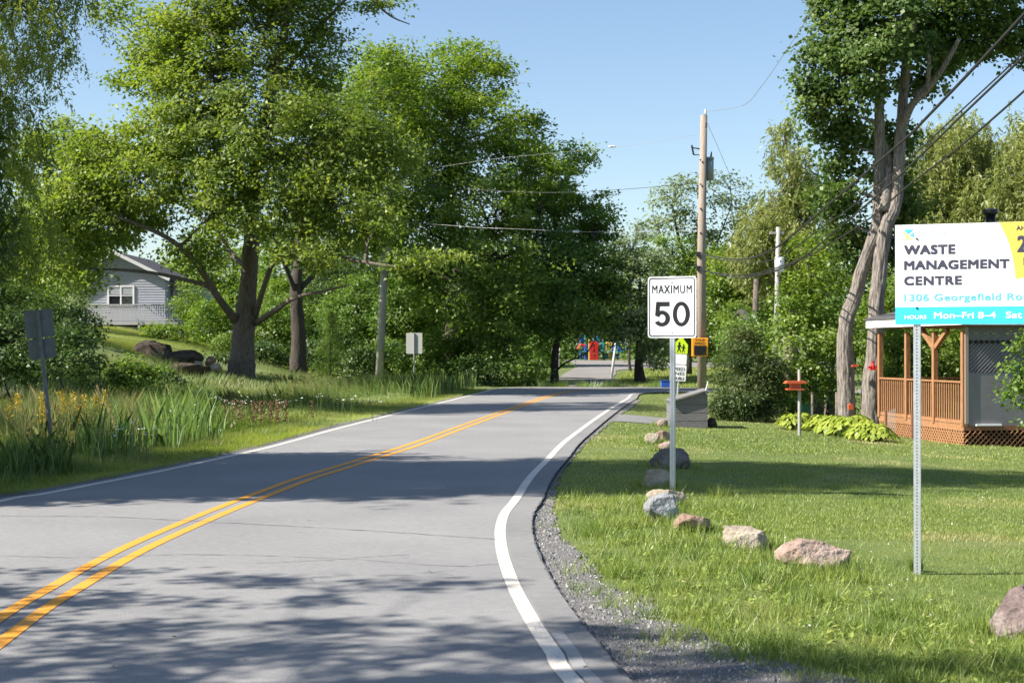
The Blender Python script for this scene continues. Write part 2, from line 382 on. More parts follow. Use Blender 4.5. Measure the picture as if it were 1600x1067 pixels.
def willow_mesh(cl, k, L, W, hang, seed=0):
    g = np.random.default_rng(seed+5); n = len(cl); S_ = 7
    st = np.repeat(np.arange(n), S_); base = cl[st]+g.normal(size=(len(st), 3))*[.3, .3, .2]
    hl = hang*g.uniform(.3, 1.2, len(st)); d = unit(g.normal(size=(len(st), 3))*[.3, .3, .05]+[0, 0, -1])
    id2 = np.repeat(np.arange(len(st)), k); t = g.random(len(id2))
    C = base[id2]+d[id2]*(hl[id2]*t)[:, None]+g.normal(size=(len(id2), 3))*.05
    axis = unit(d[id2]*.9+g.normal(size=(len(id2), 3))*.45); nrm = unit(g.normal(size=(len(id2), 3))+[0, 0, .25])
    tint = np.clip(g.normal(.5, .2, n)[st][id2]+g.normal(0, .15, len(id2)), 0, 1)
    Ls = L*g.uniform(.6, 1.3, len(id2))
    return leaf_quads(C, nrm, axis, Ls, Ls*W/L, tint)
def bark_rough(seed, amp=.12, fr=3.0):
    def f(i, k, p): return 1+amp*noise.noise(Vector((k*1.7+seed, p.z*fr*.35, seed*3.1)))*1.6
    return f
def spline(pts, n=5): return [Vector(p) for p in catmull([tuple(p) for p in pts], n)]
def taper(n, r0, r1, flare=0):
    return [r0+(r1-r0)*(i/(n-1))+flare*math.exp(-i/(n-1)*9) for i in range(n)]
def bark(name, c, c2, sc_=5, bump=1.0, stretch=(5, 5, .7)):
    m = mat(name, c, .95, 0, .2, sc_, bump, c2, stretch=stretch, detail=9)
    for n in m.node_tree.nodes:
        if n.type == 'BUMP': n.inputs['Distance'].default_value = .06
    return m
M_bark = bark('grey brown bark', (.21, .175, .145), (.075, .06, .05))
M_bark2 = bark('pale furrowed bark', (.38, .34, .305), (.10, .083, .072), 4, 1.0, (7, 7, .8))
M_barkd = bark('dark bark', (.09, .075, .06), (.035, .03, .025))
M_ash = leafmat('ash leaves', [(.105, .17, .028), (.18, .25, .05), (.27, .33, .08)], .48)
M_maple = leafmat('maple leaves', [(.09, .165, .028), (.165, .25, .045), (.25, .33, .07)], .48)
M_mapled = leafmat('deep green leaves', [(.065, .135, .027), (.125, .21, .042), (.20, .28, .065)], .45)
M_willow = leafmat('willow leaves', [(.14, .18, .05), (.23, .27, .08), (.33, .35, .13)], .42)
M_willowd = leafmat('shade darkened willow leaves', [(.03, .065, .018), (.06, .10, .025), (.10, .14, .03)], .3)  # shade of the left edge is mixed into these darker leaf colours
M_silverl = leafmat('silvery leaves', [(.10, .15, .06), (.18, .24, .10), (.30, .35, .19)], .38)
M_bright = leafmat('bright shrub leaves', [(.08, .165, .03), (.15, .24, .048), (.23, .31, .07)], .42)
M_willowt = leafmat('sunlit willow leaves', [(.11, .17, .03), (.20, .26, .05), (.30, .35, .09)], .4)
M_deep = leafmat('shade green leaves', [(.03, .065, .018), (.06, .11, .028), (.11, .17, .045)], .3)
M_m1 = leafmat('norway maple leaves', [(.05, .10, .026), (.095, .155, .038), (.16, .22, .06)], .38)
M_juniper = leafmat('juniper needles', [(.035, .07, .02), (.08, .12, .035), (.15, .16, .06)], .25)
M_hosta = leafmat('hosta leaves', [(.17, .24, .03), (.27, .34, .045), (.38, .42, .08)], .3)
M_lawn = leafmat('lawn blades', [(.11, .18, .036), (.20, .27, .06), (.29, .34, .085), (.42, .38, .18)], .35, .03)
M_weed = leafmat('rough grass', [(.05, .105, .022), (.11, .175, .04), (.19, .23, .07), (.28, .23, .13)], .3, .03)
M_cattail = leafmat('iris leaves', [(.06, .13, .03), (.12, .21, .045), (.20, .29, .08), (.30, .31, .12)], .35, .05)

def PB(px, py, rx, ry, Y, rz=None):
    s = Y/F; return (P(px, py, Y), (rx*s, (rz if rz is not None else min(rx, ry)*1.0)*s if rz is None or rz > 12 else rz, ry*s))
def tree(name, label, cat, base, stems, limbs, blobs, lm, bm, leaf=.13, lw=.08, rc=.6, k=60, dens=1.0, seed=1, group=None,
         kind='broad', hang=1.2, twig=.03, thin=.5, droop=.25, hub=1.0, ridge=False, trunk_sides=14, kindtwigs=True, flare=.25):
    root = empty(name, base, label, cat, group); off = Vector(base)
    k = int(k*KM.get(kind, 1)); dens *= 1.35; leaf *= 1.12; lw *= 1.2
    for si, (pts, r0, r1) in enumerate(stems):
        mb = MB(); p = spline([Vector(q)-off for q in pts], 26 if ridge else 8)
        def rid(i, k, p_, S_=seed+si): a = 6.283*k/trunk_sides; c_, s_ = math.cos(a), math.sin(a); z_ = p_.z; return 1+.14*noise.noise(Vector((c_*1.3+S_, s_*1.3, z_*1.1)))+.16*noise.noise(Vector((c_*6.5, s_*6.5+S_, z_*1.6)))+.10*noise.noise(Vector((c_*13, s_*13, z_*4.5+S_)))
        mb.tube(p, taper(len(p), r0, r1, r0*flare), trunk_sides, rough=rid if (ridge or trunk_sides >= 14) else bark_rough(seed+si, .16))
        mb.build('trunk', bm, root, True)
    for li, (pts, r0, r1) in enumerate(limbs):
        mb = MB(); p = spline([Vector(q)-off for q in pts], 6); mb.tube(p, taper(len(p), r0, r1), 8, rough=bark_rough(seed+li+20, .12))
        mb.build('limb', bm, root, True)
    if not blobs: return root
    bl = [(b[0]-off, b[1]) for b in blobs]
    cl, own = crown_points(bl, dens, seed, thin)
    # branches from the nearest stem / limb point to each blob, then twigs to the clumps
    src = [Vector(q)-off for st in (stems+limbs) for q in spline(st[0], 5)[3:]]
    g = random.Random(seed); mb = MB()
    if src:
        S_ = np.array([tuple(s) for s in src]); hubs = []
        for bi, (c, r) in enumerate(bl):
            cc = np.array(tuple(c)); d = np.linalg.norm((S_-cc)*[1, 1, 1.0]+np.array([0, 0, .0]), axis=1)+np.maximum(S_[:, 2]-cc[2]+.3, 0)*1.5
            s = src[int(np.argmin(d))]; ln = (c-s).length
            mid = (s+c)/2+Vector((g.uniform(-.1, .1), g.uniform(-.1, .1), .05))*ln
            p = spline([s, mid, c+Vector((0, 0, r[2]*.3))], 4); rr = (.035+.012*ln)*hub
            mb.tube(p, taper(len(p), rr, rr*.35), 5, False); hubs.append(p)
        nt = 0
        for ci in range(len(cl)):
            if nt > 420: break
            if g.random() < .45: continue
            nt += 1
            hp = hubs[own[ci]]; h = hp[g.randint(len(hp)//3, len(hp)-1)]; c = Vector(cl[ci]); ln = (c-h).length
            m_ = (h*.5+c*.5)+Vector((g.uniform(-.12, .12), g.uniform(-.12, .12), g.uniform(0, .15)))*ln
            mb.tube([h, m_, c], [twig, twig*.6, twig*.2], 3, False)
        b = mb.build('branches', bm, root, True); b['kind'] = 'stuff'
    global TRI; TRI = base[1] > 45 or base[0] < -11
    if kind == 'willow': me = willow_mesh(cl, k, leaf, lw, hang, seed)
    else: me = crown_mesh(cl, rc, k, leaf, lw, seed, droop)
    TRI = False
    tag(link('crown', me, lm, root), kind='stuff')
    return root

def gbase(px, Y): x = (px-CX)/F*Y; return Vector((x, Y, Gz(x, Y)-.05))
def shrub(name, label, cat, px, py, rx, ry, Y, lm, leaf=.07, lw=.045, k=45, rc=.28, dens=3.0, seed=1, group=None, bm=None, extra=(), droop=.1):
    base = gbase(px, Y); bl = [PB(px, py, rx, ry, Y)]+[PB(*e) for e in extra]
    bl = [(b[0], (b[1][0], max(b[1][1], .3), b[1][2])) for b in bl]
    top = bl[0][0]
    stems = [([base+Vector((dx*.2, 0, 0)), base+Vector((dx*.6, .1*dx, (top.z-base.z)*.45+.1)), top+Vector((dx*bl[0][1][0]*.5, 0, 0))], .035, .012) for dx in (-.8, 0, .8)]
    return tree(name, label, cat, base, stems, [], bl, lm, bm or M_barkd, leaf, lw, rc, k, dens, seed, group, twig=.008, thin=.35, trunk_sides=6, droop=droop)

# ------------------------------------------------------------------ trees left of the road
Yt = 60; b = at(377, 592, 40, 90); Yt = b.y
tp = lambda px, py, dY=0: P(px, py, Yt+dY)
tree('maple_tree', 'tall spreading tree with thick forked grey trunk and bright green leaves, nearest the house', 'tree', b-Vector((0, 0, .1)),
     [([b-Vector((0, 0, .1)), tp(380, 540), tp(384, 495), tp(390, 420), tp(394, 340), tp(400, 250), tp(425, 140), tp(450, 20), tp(455, -70)], .46, .08)],
     [([tp(372, 505), tp(345, 470, -1), tp(305, 410, -2), tp(262, 372, -2.5), tp(200, 345, -3), tp(150, 330, -3)], .17, .045),
      ([tp(394, 320), tp(372, 270, 1), tp(330, 215, 1), tp(300, 180, 1), tp(255, 110, 1), tp(215, 60, 1.5), tp(180, 30, 2)], .09, .022),
      ([tp(376, 275, 1), tp(356, 200, 0), tp(345, 120, -1), tp(330, 50, -1)], .12, .04),
      ([tp(398, 495), tp(412, 450, -1), tp(430, 405, -1.5), tp(462, 370, -2), tp(490, 330, -2)], .13, .04),
      ([tp(400, 505), tp(430, 485, -2), tp(462, 465, -3), tp(505, 455, -3.5), tp(545, 445, -4)], .12, .035),
      ([tp(430, 405, -1.5), tp(500, 398, -3), tp(560, 408, -4), tp(612, 416, -5), tp(665, 420, -5), tp(710, 440, -5)], .09, .022),
      ([tp(390, 420), tp(365, 400, 2), tp(330, 350, 2.5), tp(290, 330, 3)], .12, .04),
      ([tp(425, 150), tp(470, 80, 1), tp(520, 20, 1), tp(560, -10, 1), tp(610, 25, 1), tp(640, 38, 1)], .09, .02)],
     [PB(150, 335, 75, 70, Yt-2), PB(95, 400, 46, 36, Yt-3), PB(128, 425, 30, 20, Yt-3), PB(215, 300, 75, 70, Yt-2), PB(250, 215, 70, 60, Yt), PB(225, 130, 40, 45, Yt+1), PB(310, 280, 60, 60, Yt+1), PB(300, 385, 40, 28, Yt-2),
      PB(240, 60, 48, 60, Yt+1), PB(300, 20, 60, 60, Yt), PB(330, 130, 70, 70, Yt-1), PB(400, 60, 80, 80, Yt), PB(480, 90, 60, 70, Yt+1), PB(420, 190, 85, 80, Yt-2),
      PB(510, 215, 85, 75, Yt-2), PB(540, 320, 90, 70, Yt-3), PB(440, 310, 70, 60, Yt-3), PB(355, 320, 50, 50, Yt-3), PB(480, 395, 60, 24, Yt-4), PB(590, 350, 60, 30, Yt-4), PB(670, 405, 46, 26, Yt-5), PB(480, 5, 50, 40, Yt+1), PB(592, 8, 38, 14, Yt+1),
      PB(380, -60, 130, 90, Yt), PB(170, 10, 30, 25, Yt+2), PB(620, 250, 50, 60, Yt-1), PB(160, 240, 60, 50, Yt-1), PB(290, 200, 60, 60, Yt-2), PB(360, 240, 60, 60, Yt-3), PB(270, 90, 50, 60, Yt-1), PB(120, 290, 50, 50, Yt-2), PB(110, 345, 50, 34, Yt-3)],
     M_ash, M_bark, .155, .09, .66, 48, 1.05, 3, thin=.4)
b = gbase(466, 65)
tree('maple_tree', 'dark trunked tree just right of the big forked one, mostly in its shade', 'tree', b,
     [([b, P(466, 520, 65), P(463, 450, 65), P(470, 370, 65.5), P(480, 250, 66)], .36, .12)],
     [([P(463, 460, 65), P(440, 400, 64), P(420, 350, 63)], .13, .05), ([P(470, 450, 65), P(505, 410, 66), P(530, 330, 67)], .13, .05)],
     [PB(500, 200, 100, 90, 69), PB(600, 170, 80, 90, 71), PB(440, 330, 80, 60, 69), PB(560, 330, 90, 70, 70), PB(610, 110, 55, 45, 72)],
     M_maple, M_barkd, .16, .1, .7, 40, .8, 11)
b = gbase(700, 76)
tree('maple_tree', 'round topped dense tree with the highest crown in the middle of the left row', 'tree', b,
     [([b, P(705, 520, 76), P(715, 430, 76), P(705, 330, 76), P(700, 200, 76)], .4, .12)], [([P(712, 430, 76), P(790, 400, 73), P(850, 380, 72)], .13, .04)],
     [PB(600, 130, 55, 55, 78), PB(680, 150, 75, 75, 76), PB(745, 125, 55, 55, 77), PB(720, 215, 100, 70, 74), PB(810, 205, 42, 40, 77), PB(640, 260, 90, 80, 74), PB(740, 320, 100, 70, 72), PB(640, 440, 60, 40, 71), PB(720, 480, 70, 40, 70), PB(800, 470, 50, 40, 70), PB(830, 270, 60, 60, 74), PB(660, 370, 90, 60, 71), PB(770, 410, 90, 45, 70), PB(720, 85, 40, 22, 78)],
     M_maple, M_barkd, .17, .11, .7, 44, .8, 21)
b = gbase(866, 73)
tree('maple_tree', 'deep green tree at the right end of the left row, leaning over the bend', 'tree', b,
     [([b, P(868, 550, 73), P(876, 500, 73), P(870, 400, 75), P(865, 300, 76)], .19, .1)],
     [([P(868, 580, 73), P(885, 566, 72), P(915, 552, 71), P(930, 530, 71)], .06, .02), ([P(880, 500, 73), P(920, 430, 73), P(935, 380, 74)], .1, .04)],
     [PB(860, 270, 50, 50, 78), PB(880, 340, 65, 55, 77), PB(930, 370, 36, 45, 76), PB(900, 430, 70, 60, 74), PB(845, 400, 70, 60, 74), PB(940, 455, 34, 45, 73), PB(850, 480, 75, 45, 72), PB(915, 505, 45, 28, 72), PB(940, 330, 20, 28, 78), PB(905, 245, 26, 20, 80)],
     M_mapled, M_barkd, .17, .11, .65, 44, .95, 31)
# off to the left, out of frame but throwing the shade that crosses the road
b = Vector((-13.5, 14.5, -.3))
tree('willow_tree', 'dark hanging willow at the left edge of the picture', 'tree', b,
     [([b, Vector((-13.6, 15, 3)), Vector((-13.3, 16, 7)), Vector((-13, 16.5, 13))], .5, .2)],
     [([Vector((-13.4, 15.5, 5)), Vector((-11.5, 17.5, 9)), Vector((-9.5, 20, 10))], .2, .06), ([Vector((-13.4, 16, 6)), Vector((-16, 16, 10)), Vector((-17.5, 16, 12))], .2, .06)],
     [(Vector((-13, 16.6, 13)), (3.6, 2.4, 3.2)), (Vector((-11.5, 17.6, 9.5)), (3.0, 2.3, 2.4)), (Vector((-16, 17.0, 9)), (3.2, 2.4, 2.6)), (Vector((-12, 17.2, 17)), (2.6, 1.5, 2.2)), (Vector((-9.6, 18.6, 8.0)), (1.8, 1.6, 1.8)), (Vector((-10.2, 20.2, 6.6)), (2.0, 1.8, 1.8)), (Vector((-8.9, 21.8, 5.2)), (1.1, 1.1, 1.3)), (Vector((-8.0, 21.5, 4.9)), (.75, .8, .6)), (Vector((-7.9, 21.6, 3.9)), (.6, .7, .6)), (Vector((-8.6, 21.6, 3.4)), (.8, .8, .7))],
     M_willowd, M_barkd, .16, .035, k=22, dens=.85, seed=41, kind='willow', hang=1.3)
b = Vector((-16.5, 14.0, -.3))
tree('roadside_tree', 'dense tall tree behind the dark willow whose shade crosses the road', 'tree', b,
     [([b, Vector((-16.5, 14, 5)), Vector((-16.3, 14, 10)), Vector((-16, 14, 17))], .4, .12)], [],
     [(Vector((-15.0, 15.8, 10)), (3.2, 2.2, 2.4)), (Vector((-13.4, 16.4, 7.6)), (2.4, 2.2, 1.9)), (Vector((-16.5, 15.2, 14)), (3.4, 2.1, 2.4)), (Vector((-16.0, 16.2, 17.5)), (3.0, 1.5, 2.0)), (Vector((-18.0, 16.6, 20)), (3.0, 1.4, 1.8)), (Vector((-19, 16.0, 16)), (3.0, 1.6, 2.0))],
     M_maple, M_barkd, .22, .15, rc=.6, k=24, dens=.62, seed=45)
b = Vector((-20, 37, -.1))
tree('willow_tree', 'olive willow with fine leaves against the sky in the upper left corner', 'tree', b,
     [([b, Vector((-20, 37.5, 4)), Vector((-19.5, 38, 9)), Vector((-19, 38.5, 15))], .5, .2)],
     [([Vector((-19.8, 38, 6)), Vector((-17, 38.5, 9)), Vector((-13.5, 39, 11)), Vector((-11.3, 39, 11.2))], .18, .04), ([Vector((-19.4, 38, 9)), Vector((-15.5, 38, 12)), Vector((-12, 38, 13.2))], .16, .04)],
     [(Vector((-19, 38, 14)), (4.5, 3.8, 4)), (Vector((-16, 38.5, 8.2)), (2.8, 3.2, 2.4)), (Vector((-22, 38, 10)), (4, 3.8, 4)), (Vector((-17, 39, 17.5)), (3, 3.4, 3)), (Vector((-14.2, 39, 7.4)), (1.8, 2.2, 2.2)), (Vector((-13.0, 38.5, 10.4)), (1.9, 2.4, 1.3)), (Vector((-14.5, 39, 13)), (2, 2.6, 1.6)), (Vector((-12.4, 39, 11.9)), (1.3, 1.6, .8)), (Vector((-13.6, 39.0, 4.6)), (1.5, 1.9, 1.9))],
     M_willowt, M_barkd, .12, .034, k=26, dens=.62, seed=43, kind='willow', hang=1.3)
b = gbase(90, 84)
tree('wood_tree', 'tree filling the gap between the left willow and the big forked tree', 'tree', b, [([b, P(95, 420, 84), P(100, 300, 84), P(105, 220, 84)], .3, .1)], [],
     [PB(60, 260, 60, 60, 84), PB(120, 300, 60, 60, 84), PB(50, 360, 60, 60, 83), PB(120, 390, 50, 45, 83), PB(100, 220, 45, 40, 85), PB(170, 260, 45, 50, 85), PB(185, 340, 40, 50, 85), PB(20, 440, 60, 50, 82)], M_ash, M_barkd, .2, .13, .7, 30, .8, 49, 'trees of the wood behind')
b = Vector((-12.5, 4.0, -.1))
tree('roadside_tree', 'sparse tree left of the camera whose thin shade streaks the near road', 'tree', b,
     [([b, Vector((-12.4, 4.2, 4)), Vector((-12.6, 4.5, 9)), Vector((-12, 4.6, 13))], .3, .1)],
     [([Vector((-12.5, 4.3, 6)), Vector((-11, 5.2, 7)), Vector((-9.5, 7, 8))], .05, .015)],
     [(Vector((X-1.08*z, Y-.27*z, z)), (rx, ry, .3)) for X, Y, rx, ry, z in ((-3.5, 11.2, 1.2, .16, 6.5), (-1.6, 10.9, 1.0, .2, 8), (-.7, 10.6, .8, .1, 8.5), (-3.3, 10.3, .9, .2, 6), (-2.2, 9.9, 1.1, .13, 7), (-3.2, 9.4, .8, .22, 6),
      (-2.6, 8.95, .8, .2, 6.5), (-.9, 9.0, 1.0, .16, 8), (.3, 8.85, 1.0, .2, 8.5), (-2.0, 8.4, 1.0, .2, 7), (-.4, 8.25, 1.1, .22, 8), (.9, 8.4, 1.0, .3, 9), (-1.6, 7.9, 1.2, .22, 7.5), (.3, 7.7, 1.1, .26, 8.5), (1.7, 8.3, .7, .22, 9.5), (-.8, 7.35, 1.3, .2, 8), (-2.5, 7.6, 1, .25, 6.5), (2.4, 7.9, .9, .3, 10), (1.5, 7.3, .9, .3, 9.5))],
     M_maple, M_barkd, .10, .07, rc=.2, k=15, dens=3.0, seed=47, thin=.1, twig=.006, hub=.2)
# understory and back row, left
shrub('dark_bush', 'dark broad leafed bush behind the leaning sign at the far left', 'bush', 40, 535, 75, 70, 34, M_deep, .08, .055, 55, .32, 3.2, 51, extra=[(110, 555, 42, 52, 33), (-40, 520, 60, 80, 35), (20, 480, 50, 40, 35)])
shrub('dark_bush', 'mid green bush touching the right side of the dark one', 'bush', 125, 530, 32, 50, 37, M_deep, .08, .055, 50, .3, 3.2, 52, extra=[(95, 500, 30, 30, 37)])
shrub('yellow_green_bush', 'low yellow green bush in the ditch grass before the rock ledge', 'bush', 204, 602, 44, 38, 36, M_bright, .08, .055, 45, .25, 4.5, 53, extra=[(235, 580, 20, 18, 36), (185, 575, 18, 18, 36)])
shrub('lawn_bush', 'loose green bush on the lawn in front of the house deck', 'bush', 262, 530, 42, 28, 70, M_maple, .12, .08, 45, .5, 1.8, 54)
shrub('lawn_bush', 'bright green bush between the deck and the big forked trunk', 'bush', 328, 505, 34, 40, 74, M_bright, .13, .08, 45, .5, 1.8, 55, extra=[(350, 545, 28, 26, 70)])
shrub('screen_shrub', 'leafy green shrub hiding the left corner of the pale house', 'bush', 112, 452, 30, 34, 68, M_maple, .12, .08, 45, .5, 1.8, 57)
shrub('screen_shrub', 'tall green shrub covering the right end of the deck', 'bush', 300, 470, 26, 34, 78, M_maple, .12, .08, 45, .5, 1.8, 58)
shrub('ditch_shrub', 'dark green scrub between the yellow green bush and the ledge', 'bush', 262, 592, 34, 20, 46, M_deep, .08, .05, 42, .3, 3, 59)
shrub('dry_bush', 'pale brownish bush left of the deck railing', 'bush', 118, 487, 26, 22, 66, M_silverl, .1, .05, 34, .5, 1.8, 56)
us = [(430, 520, 50, 55, 78, M_bright, 'bright bush lit between the two nearest left trunks'), (560, 500, 60, 70, 80, M_mapled, 'dark bush left of the leaning pale pole'),
      (645, 480, 50, 60, 78, M_mapled, 'dark bush behind the back of the small roadside sign'), (690, 560, 50, 40, 72, M_maple, 'mid green shrub right of the small sign, by the road'),
      (735, 540, 45, 50, 73, M_silverl, 'pale grey green shrub in the middle of the verge'), (790, 530, 34, 60, 70, M_bright, 'tall bright green shrub by the bend'),
      (815, 580, 34, 26, 69, M_mapled, 'low dark shrub at the left foot of the leaning tree'), (740, 465, 50, 35, 75, M_silverl, 'silvery shrub top under the dense crowns'),
      (610, 560, 38, 35, 74, M_mapled, 'low dark shrub at the foot of the leaning pale pole'), (842, 555, 22, 44, 80, M_mapled, 'dark shrub behind the foot of the leaning tree')]
for i, (px, py, rx, ry, Y, m, lab) in enumerate(us):
    shrub('verge_shrub', lab, 'shrub', px, py, rx, ry, Y, m, .13, .085, 44, .5, 1.9, 60+i, 'shrubs along the left verge')
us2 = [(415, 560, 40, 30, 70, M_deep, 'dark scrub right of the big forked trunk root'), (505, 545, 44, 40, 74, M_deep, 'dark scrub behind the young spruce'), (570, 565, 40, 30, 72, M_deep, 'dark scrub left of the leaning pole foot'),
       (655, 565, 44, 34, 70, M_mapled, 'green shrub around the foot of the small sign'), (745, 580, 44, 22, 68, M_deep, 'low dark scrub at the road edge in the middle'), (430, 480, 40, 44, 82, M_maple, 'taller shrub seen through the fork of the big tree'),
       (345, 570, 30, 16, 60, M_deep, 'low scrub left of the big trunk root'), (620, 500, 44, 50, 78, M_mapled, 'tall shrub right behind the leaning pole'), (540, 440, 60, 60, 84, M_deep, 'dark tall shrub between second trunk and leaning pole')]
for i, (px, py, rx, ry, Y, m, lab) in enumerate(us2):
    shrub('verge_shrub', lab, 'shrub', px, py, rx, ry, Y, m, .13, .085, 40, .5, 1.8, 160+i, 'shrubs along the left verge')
# small spruce with visible tiers
b = gbase(516, 66); root = empty('young_spruce', b, 'young thin spruce with layered branches under the left trees', 'spruce')
mb = MB(); mb.tube([Vector((0, 0, 0)), Vector((0, 0, 3.4))], [.06, .01], 6); mb.build('trunk', M_barkd, root)
g = np.random.default_rng(5); Cn = []; 
for i in range(26):
    z = .4+2.9*i/26; rr = 1.25*(1-z/3.6); 
    for a in g.uniform(0, 6.28, 7):
        t = g.random(46); Cn.append(np.stack([np.cos(a)*rr*t, np.sin(a)*rr*t, z-.25*t*rr+g.normal(0, .03, 46)], 1)+g.normal(0, .05, (46, 3)))
Cn = np.concatenate(Cn); n = len(Cn)
tag(link('crown', leaf_quads(Cn, unit(g.normal(size=(n, 3))+[0, 0, 1]), unit(Cn*[1, 1, 0]+g.normal(size=(n, 3))*.4), g.uniform(.07, .13, n), np.full(n, .02), g.random(n)), M_mapled, root), kind='stuff')
# background trees
bg = [(-60, 430, 150, 170, 120, M_maple, 'wood edge tree at the far left behind the willow'), (60, 400, 90, 110, 116, M_maple, 'tree behind the left wall of the pale house'),
      (330, 420, 90, 80, 118, M_maple, 'tree behind the right end of the pale house'), (470, 440, 100, 110, 112, M_mapled, 'tree behind the second trunk'), (590, 430, 90, 130, 108, M_mapled, 'tree behind the leaning pale pole'),
      (700, 450, 90, 120, 112, M_mapled, 'dark tree deep behind the verge shrubs'), (810, 460, 80, 110, 112, M_mapled, 'dark tree deep behind the bend'), (880, 470, 60, 90, 150, M_mapled, 'dark tree behind the playground on its left'),
      (960, 480, 60, 60, 160, M_maple, 'green tree directly behind the playground'), (1040, 500, 60, 60, 130, M_mapled, 'tree behind the speed limit sign'), (1120, 440, 90, 70, 120, M_maple, 'broad tree behind the utility pole'),
      (1240, 430, 80, 80, 110, M_maple, 'tree behind the far transformer pole'), (1330, 440, 80, 90, 100, M_mapled, 'tree behind the twin trunks'), (1450, 470, 110, 110, 95, M_maple, 'tree behind the porch'), (1600, 430, 130, 120, 95, M_maple, 'tree behind the board at the right edge')]
for i, (px, py, rx, ry, Y, m, lab) in enumerate(bg):
    b = gbase(px, Y); g_ = random.Random(i)
    bl = [PB(px, py, rx*.8, ry*.8, Y), PB(px-rx*.45, py+ry*.3, rx*.5, ry*.6, Y-3), PB(px+rx*.45, py+ry*.25, rx*.5, ry*.6, Y-3), PB(px+rx*.2, py+ry*.75, rx*.6, ry*.45, Y-4), PB(px-rx*.4, py+ry*.8, rx*.5, ry*.4, Y-4)]
    tree('wood_tree', lab, 'tree', b, [([b, P(px+5, (py+HY)/2, Y), P(px, py, Y)], .25, .1)], [], bl, m, M_barkd, .26, .17, 1.0, 34, .42, 80+i, 'trees of the wood behind')

# ------------------------------------------------------------------ trees on the right
Ym = 37.0
q = lambda px, py, dY=0: P(px, py, Ym+dY)
b = gbase(1345, Ym)
b1 = gbase(1361, Ym); b2 = gbase(1323, Ym+.3)
tree('maple_tree', 'big twin trunked maple with pale furrowed bark on the right lawn', 'tree', b,
     [([b1, q(1362, 610), q(1366, 560), q(1368, 500), q(1373, 440), q(1378, 390), q(1386, 350), q(1398, 325), q(1403, 290), q(1406, 240), q(1409, 190), q(1413, 140), q(1420, 60), q(1425, -20)], .215, .10),
      ([b2, q(1322, 600, .3), q(1320, 545, .3), q(1323, 500, .3), q(1337, 460, .3), q(1346, 425, .3), q(1360, 385, .2), q(1371, 350, .2), q(1373, 300, .2), q(1375, 240, .1), q(1374, 180), q(1378, 120), q(1385, 40)], .205, .10)],
     [([q(1381, 330), q(1387, 290, .1), q(1388, 250, .2), q(1376, 215, .2)], .15, .10),
      ([q(1408, 205), q(1425, 165, -.3), q(1450, 140, -.6), q(1478, 100, -1), q(1500, 60, -1.4)], .11, .05),
      ([q(1378, 120), q(1350, 80, -.5), q(1330, 40, -.8)], .09, .04), ([q(1413, 130), q(1423, 80, -1), q(1431, 30, -1)], .08, .04),
      ([q(1450, 140, -.6), q(1452, 90, -1), q(1444, 50, -1)], .07, .03), ([q(1430, 150, 0), q(1500, 90, 1), q(1560, 50, 1)], .08, .03)],
     [PB(1310, 60, 50, 55, Ym), PB(1285, 115, 38, 45, Ym), PB(1340, 110, 55, 55, Ym-1.2), PB(1300, 175, 45, 35, Ym), PB(1330, 10, 60, 50, Ym), PB(1400, 40, 60, 60, Ym-1.5), PB(1460, 70, 55, 55, Ym+.5), PB(1480, 10, 70, 50, Ym),
      PB(1530, 55, 50, 35, Ym+.6), PB(1590, 45, 45, 45, Ym+.6), PB(1440, 130, 35, 22, Ym+1.0), PB(1350, -60, 90, 70, Ym), PB(1470, -70, 100, 70, Ym), PB(1390, -130, 100, 60, Ym), PB(1560, -30, 70, 50, Ym),
      PB(1305, 225, 40, 40, Ym+.8), PB(1308, 290, 38, 50, Ym+.8), PB(1320, 350, 30, 38, Ym+1.0), PB(1345, 395, 32, 30, Ym+1.4), PB(1395, 270, 28, 60, Ym+1.7), PB(1425, 310, 22, 30, Ym+1.0), PB(1385, 210, 30, 30, Ym+1.2), PB(1405, 380, 26, 45, Ym+1.6)],
     M_m1, M_bark2, .112, .088, .38, 48, 2.5, 101, trunk_sides=48, twig=.015, thin=.5, flare=.12, ridge=True)
def bgwillow(lab, px, Y, blobs, seed, m=M_willow, name='willow_tree', **kw):
    b = gbase(px, Y)
    return tree(name, lab, 'tree', b, [([b, P(px+4, 470, Y), P(px, 400, Y), P(blobs[0][0], blobs[0][1]+20, Y)], .3, .08)], [], [PB(*x) for x in blobs], m, M_bark, kind='willow', seed=seed, **kw)
bgwillow('pale olive willow with drooping crown right of the twin trunked maple', 1490, 64, [(1490, 235, 60, 55, 64), (1440, 300, 50, 60, 64), (1520, 310, 60, 60, 63), (1560, 250, 40, 50, 65), (1470, 370, 60, 50, 63), (1550, 370, 60, 50, 63), (1500, 200, 35, 30, 65), (1570, 330, 50, 60, 64)], 111, leaf=.24, lw=.06, k=15, dens=1.1, hang=1.8)
bgwillow('pale willow cut by the right edge of the picture above the board', 1610, 60, [(1600, 250, 40, 55, 60), (1620, 330, 50, 70, 60), (1640, 200, 60, 40, 60)], 112, leaf=.24, lw=.06, k=15, dens=1.1, hang=1.8)
bgwillow('yellowish willow between the utility pole and the maple crown', 1235, 70, [(1235, 260, 38, 45, 70), (1215, 320, 40, 50, 70), (1270, 330, 40, 70, 70), (1190, 390, 50, 45, 69), (1240, 400, 55, 50, 69), (1180, 340, 28, 30, 71), (1225, 205, 22, 20, 71)], 113, leaf=.26, lw=.06, k=13, dens=.85, hang=1.5)
b = gbase(1075, 88)
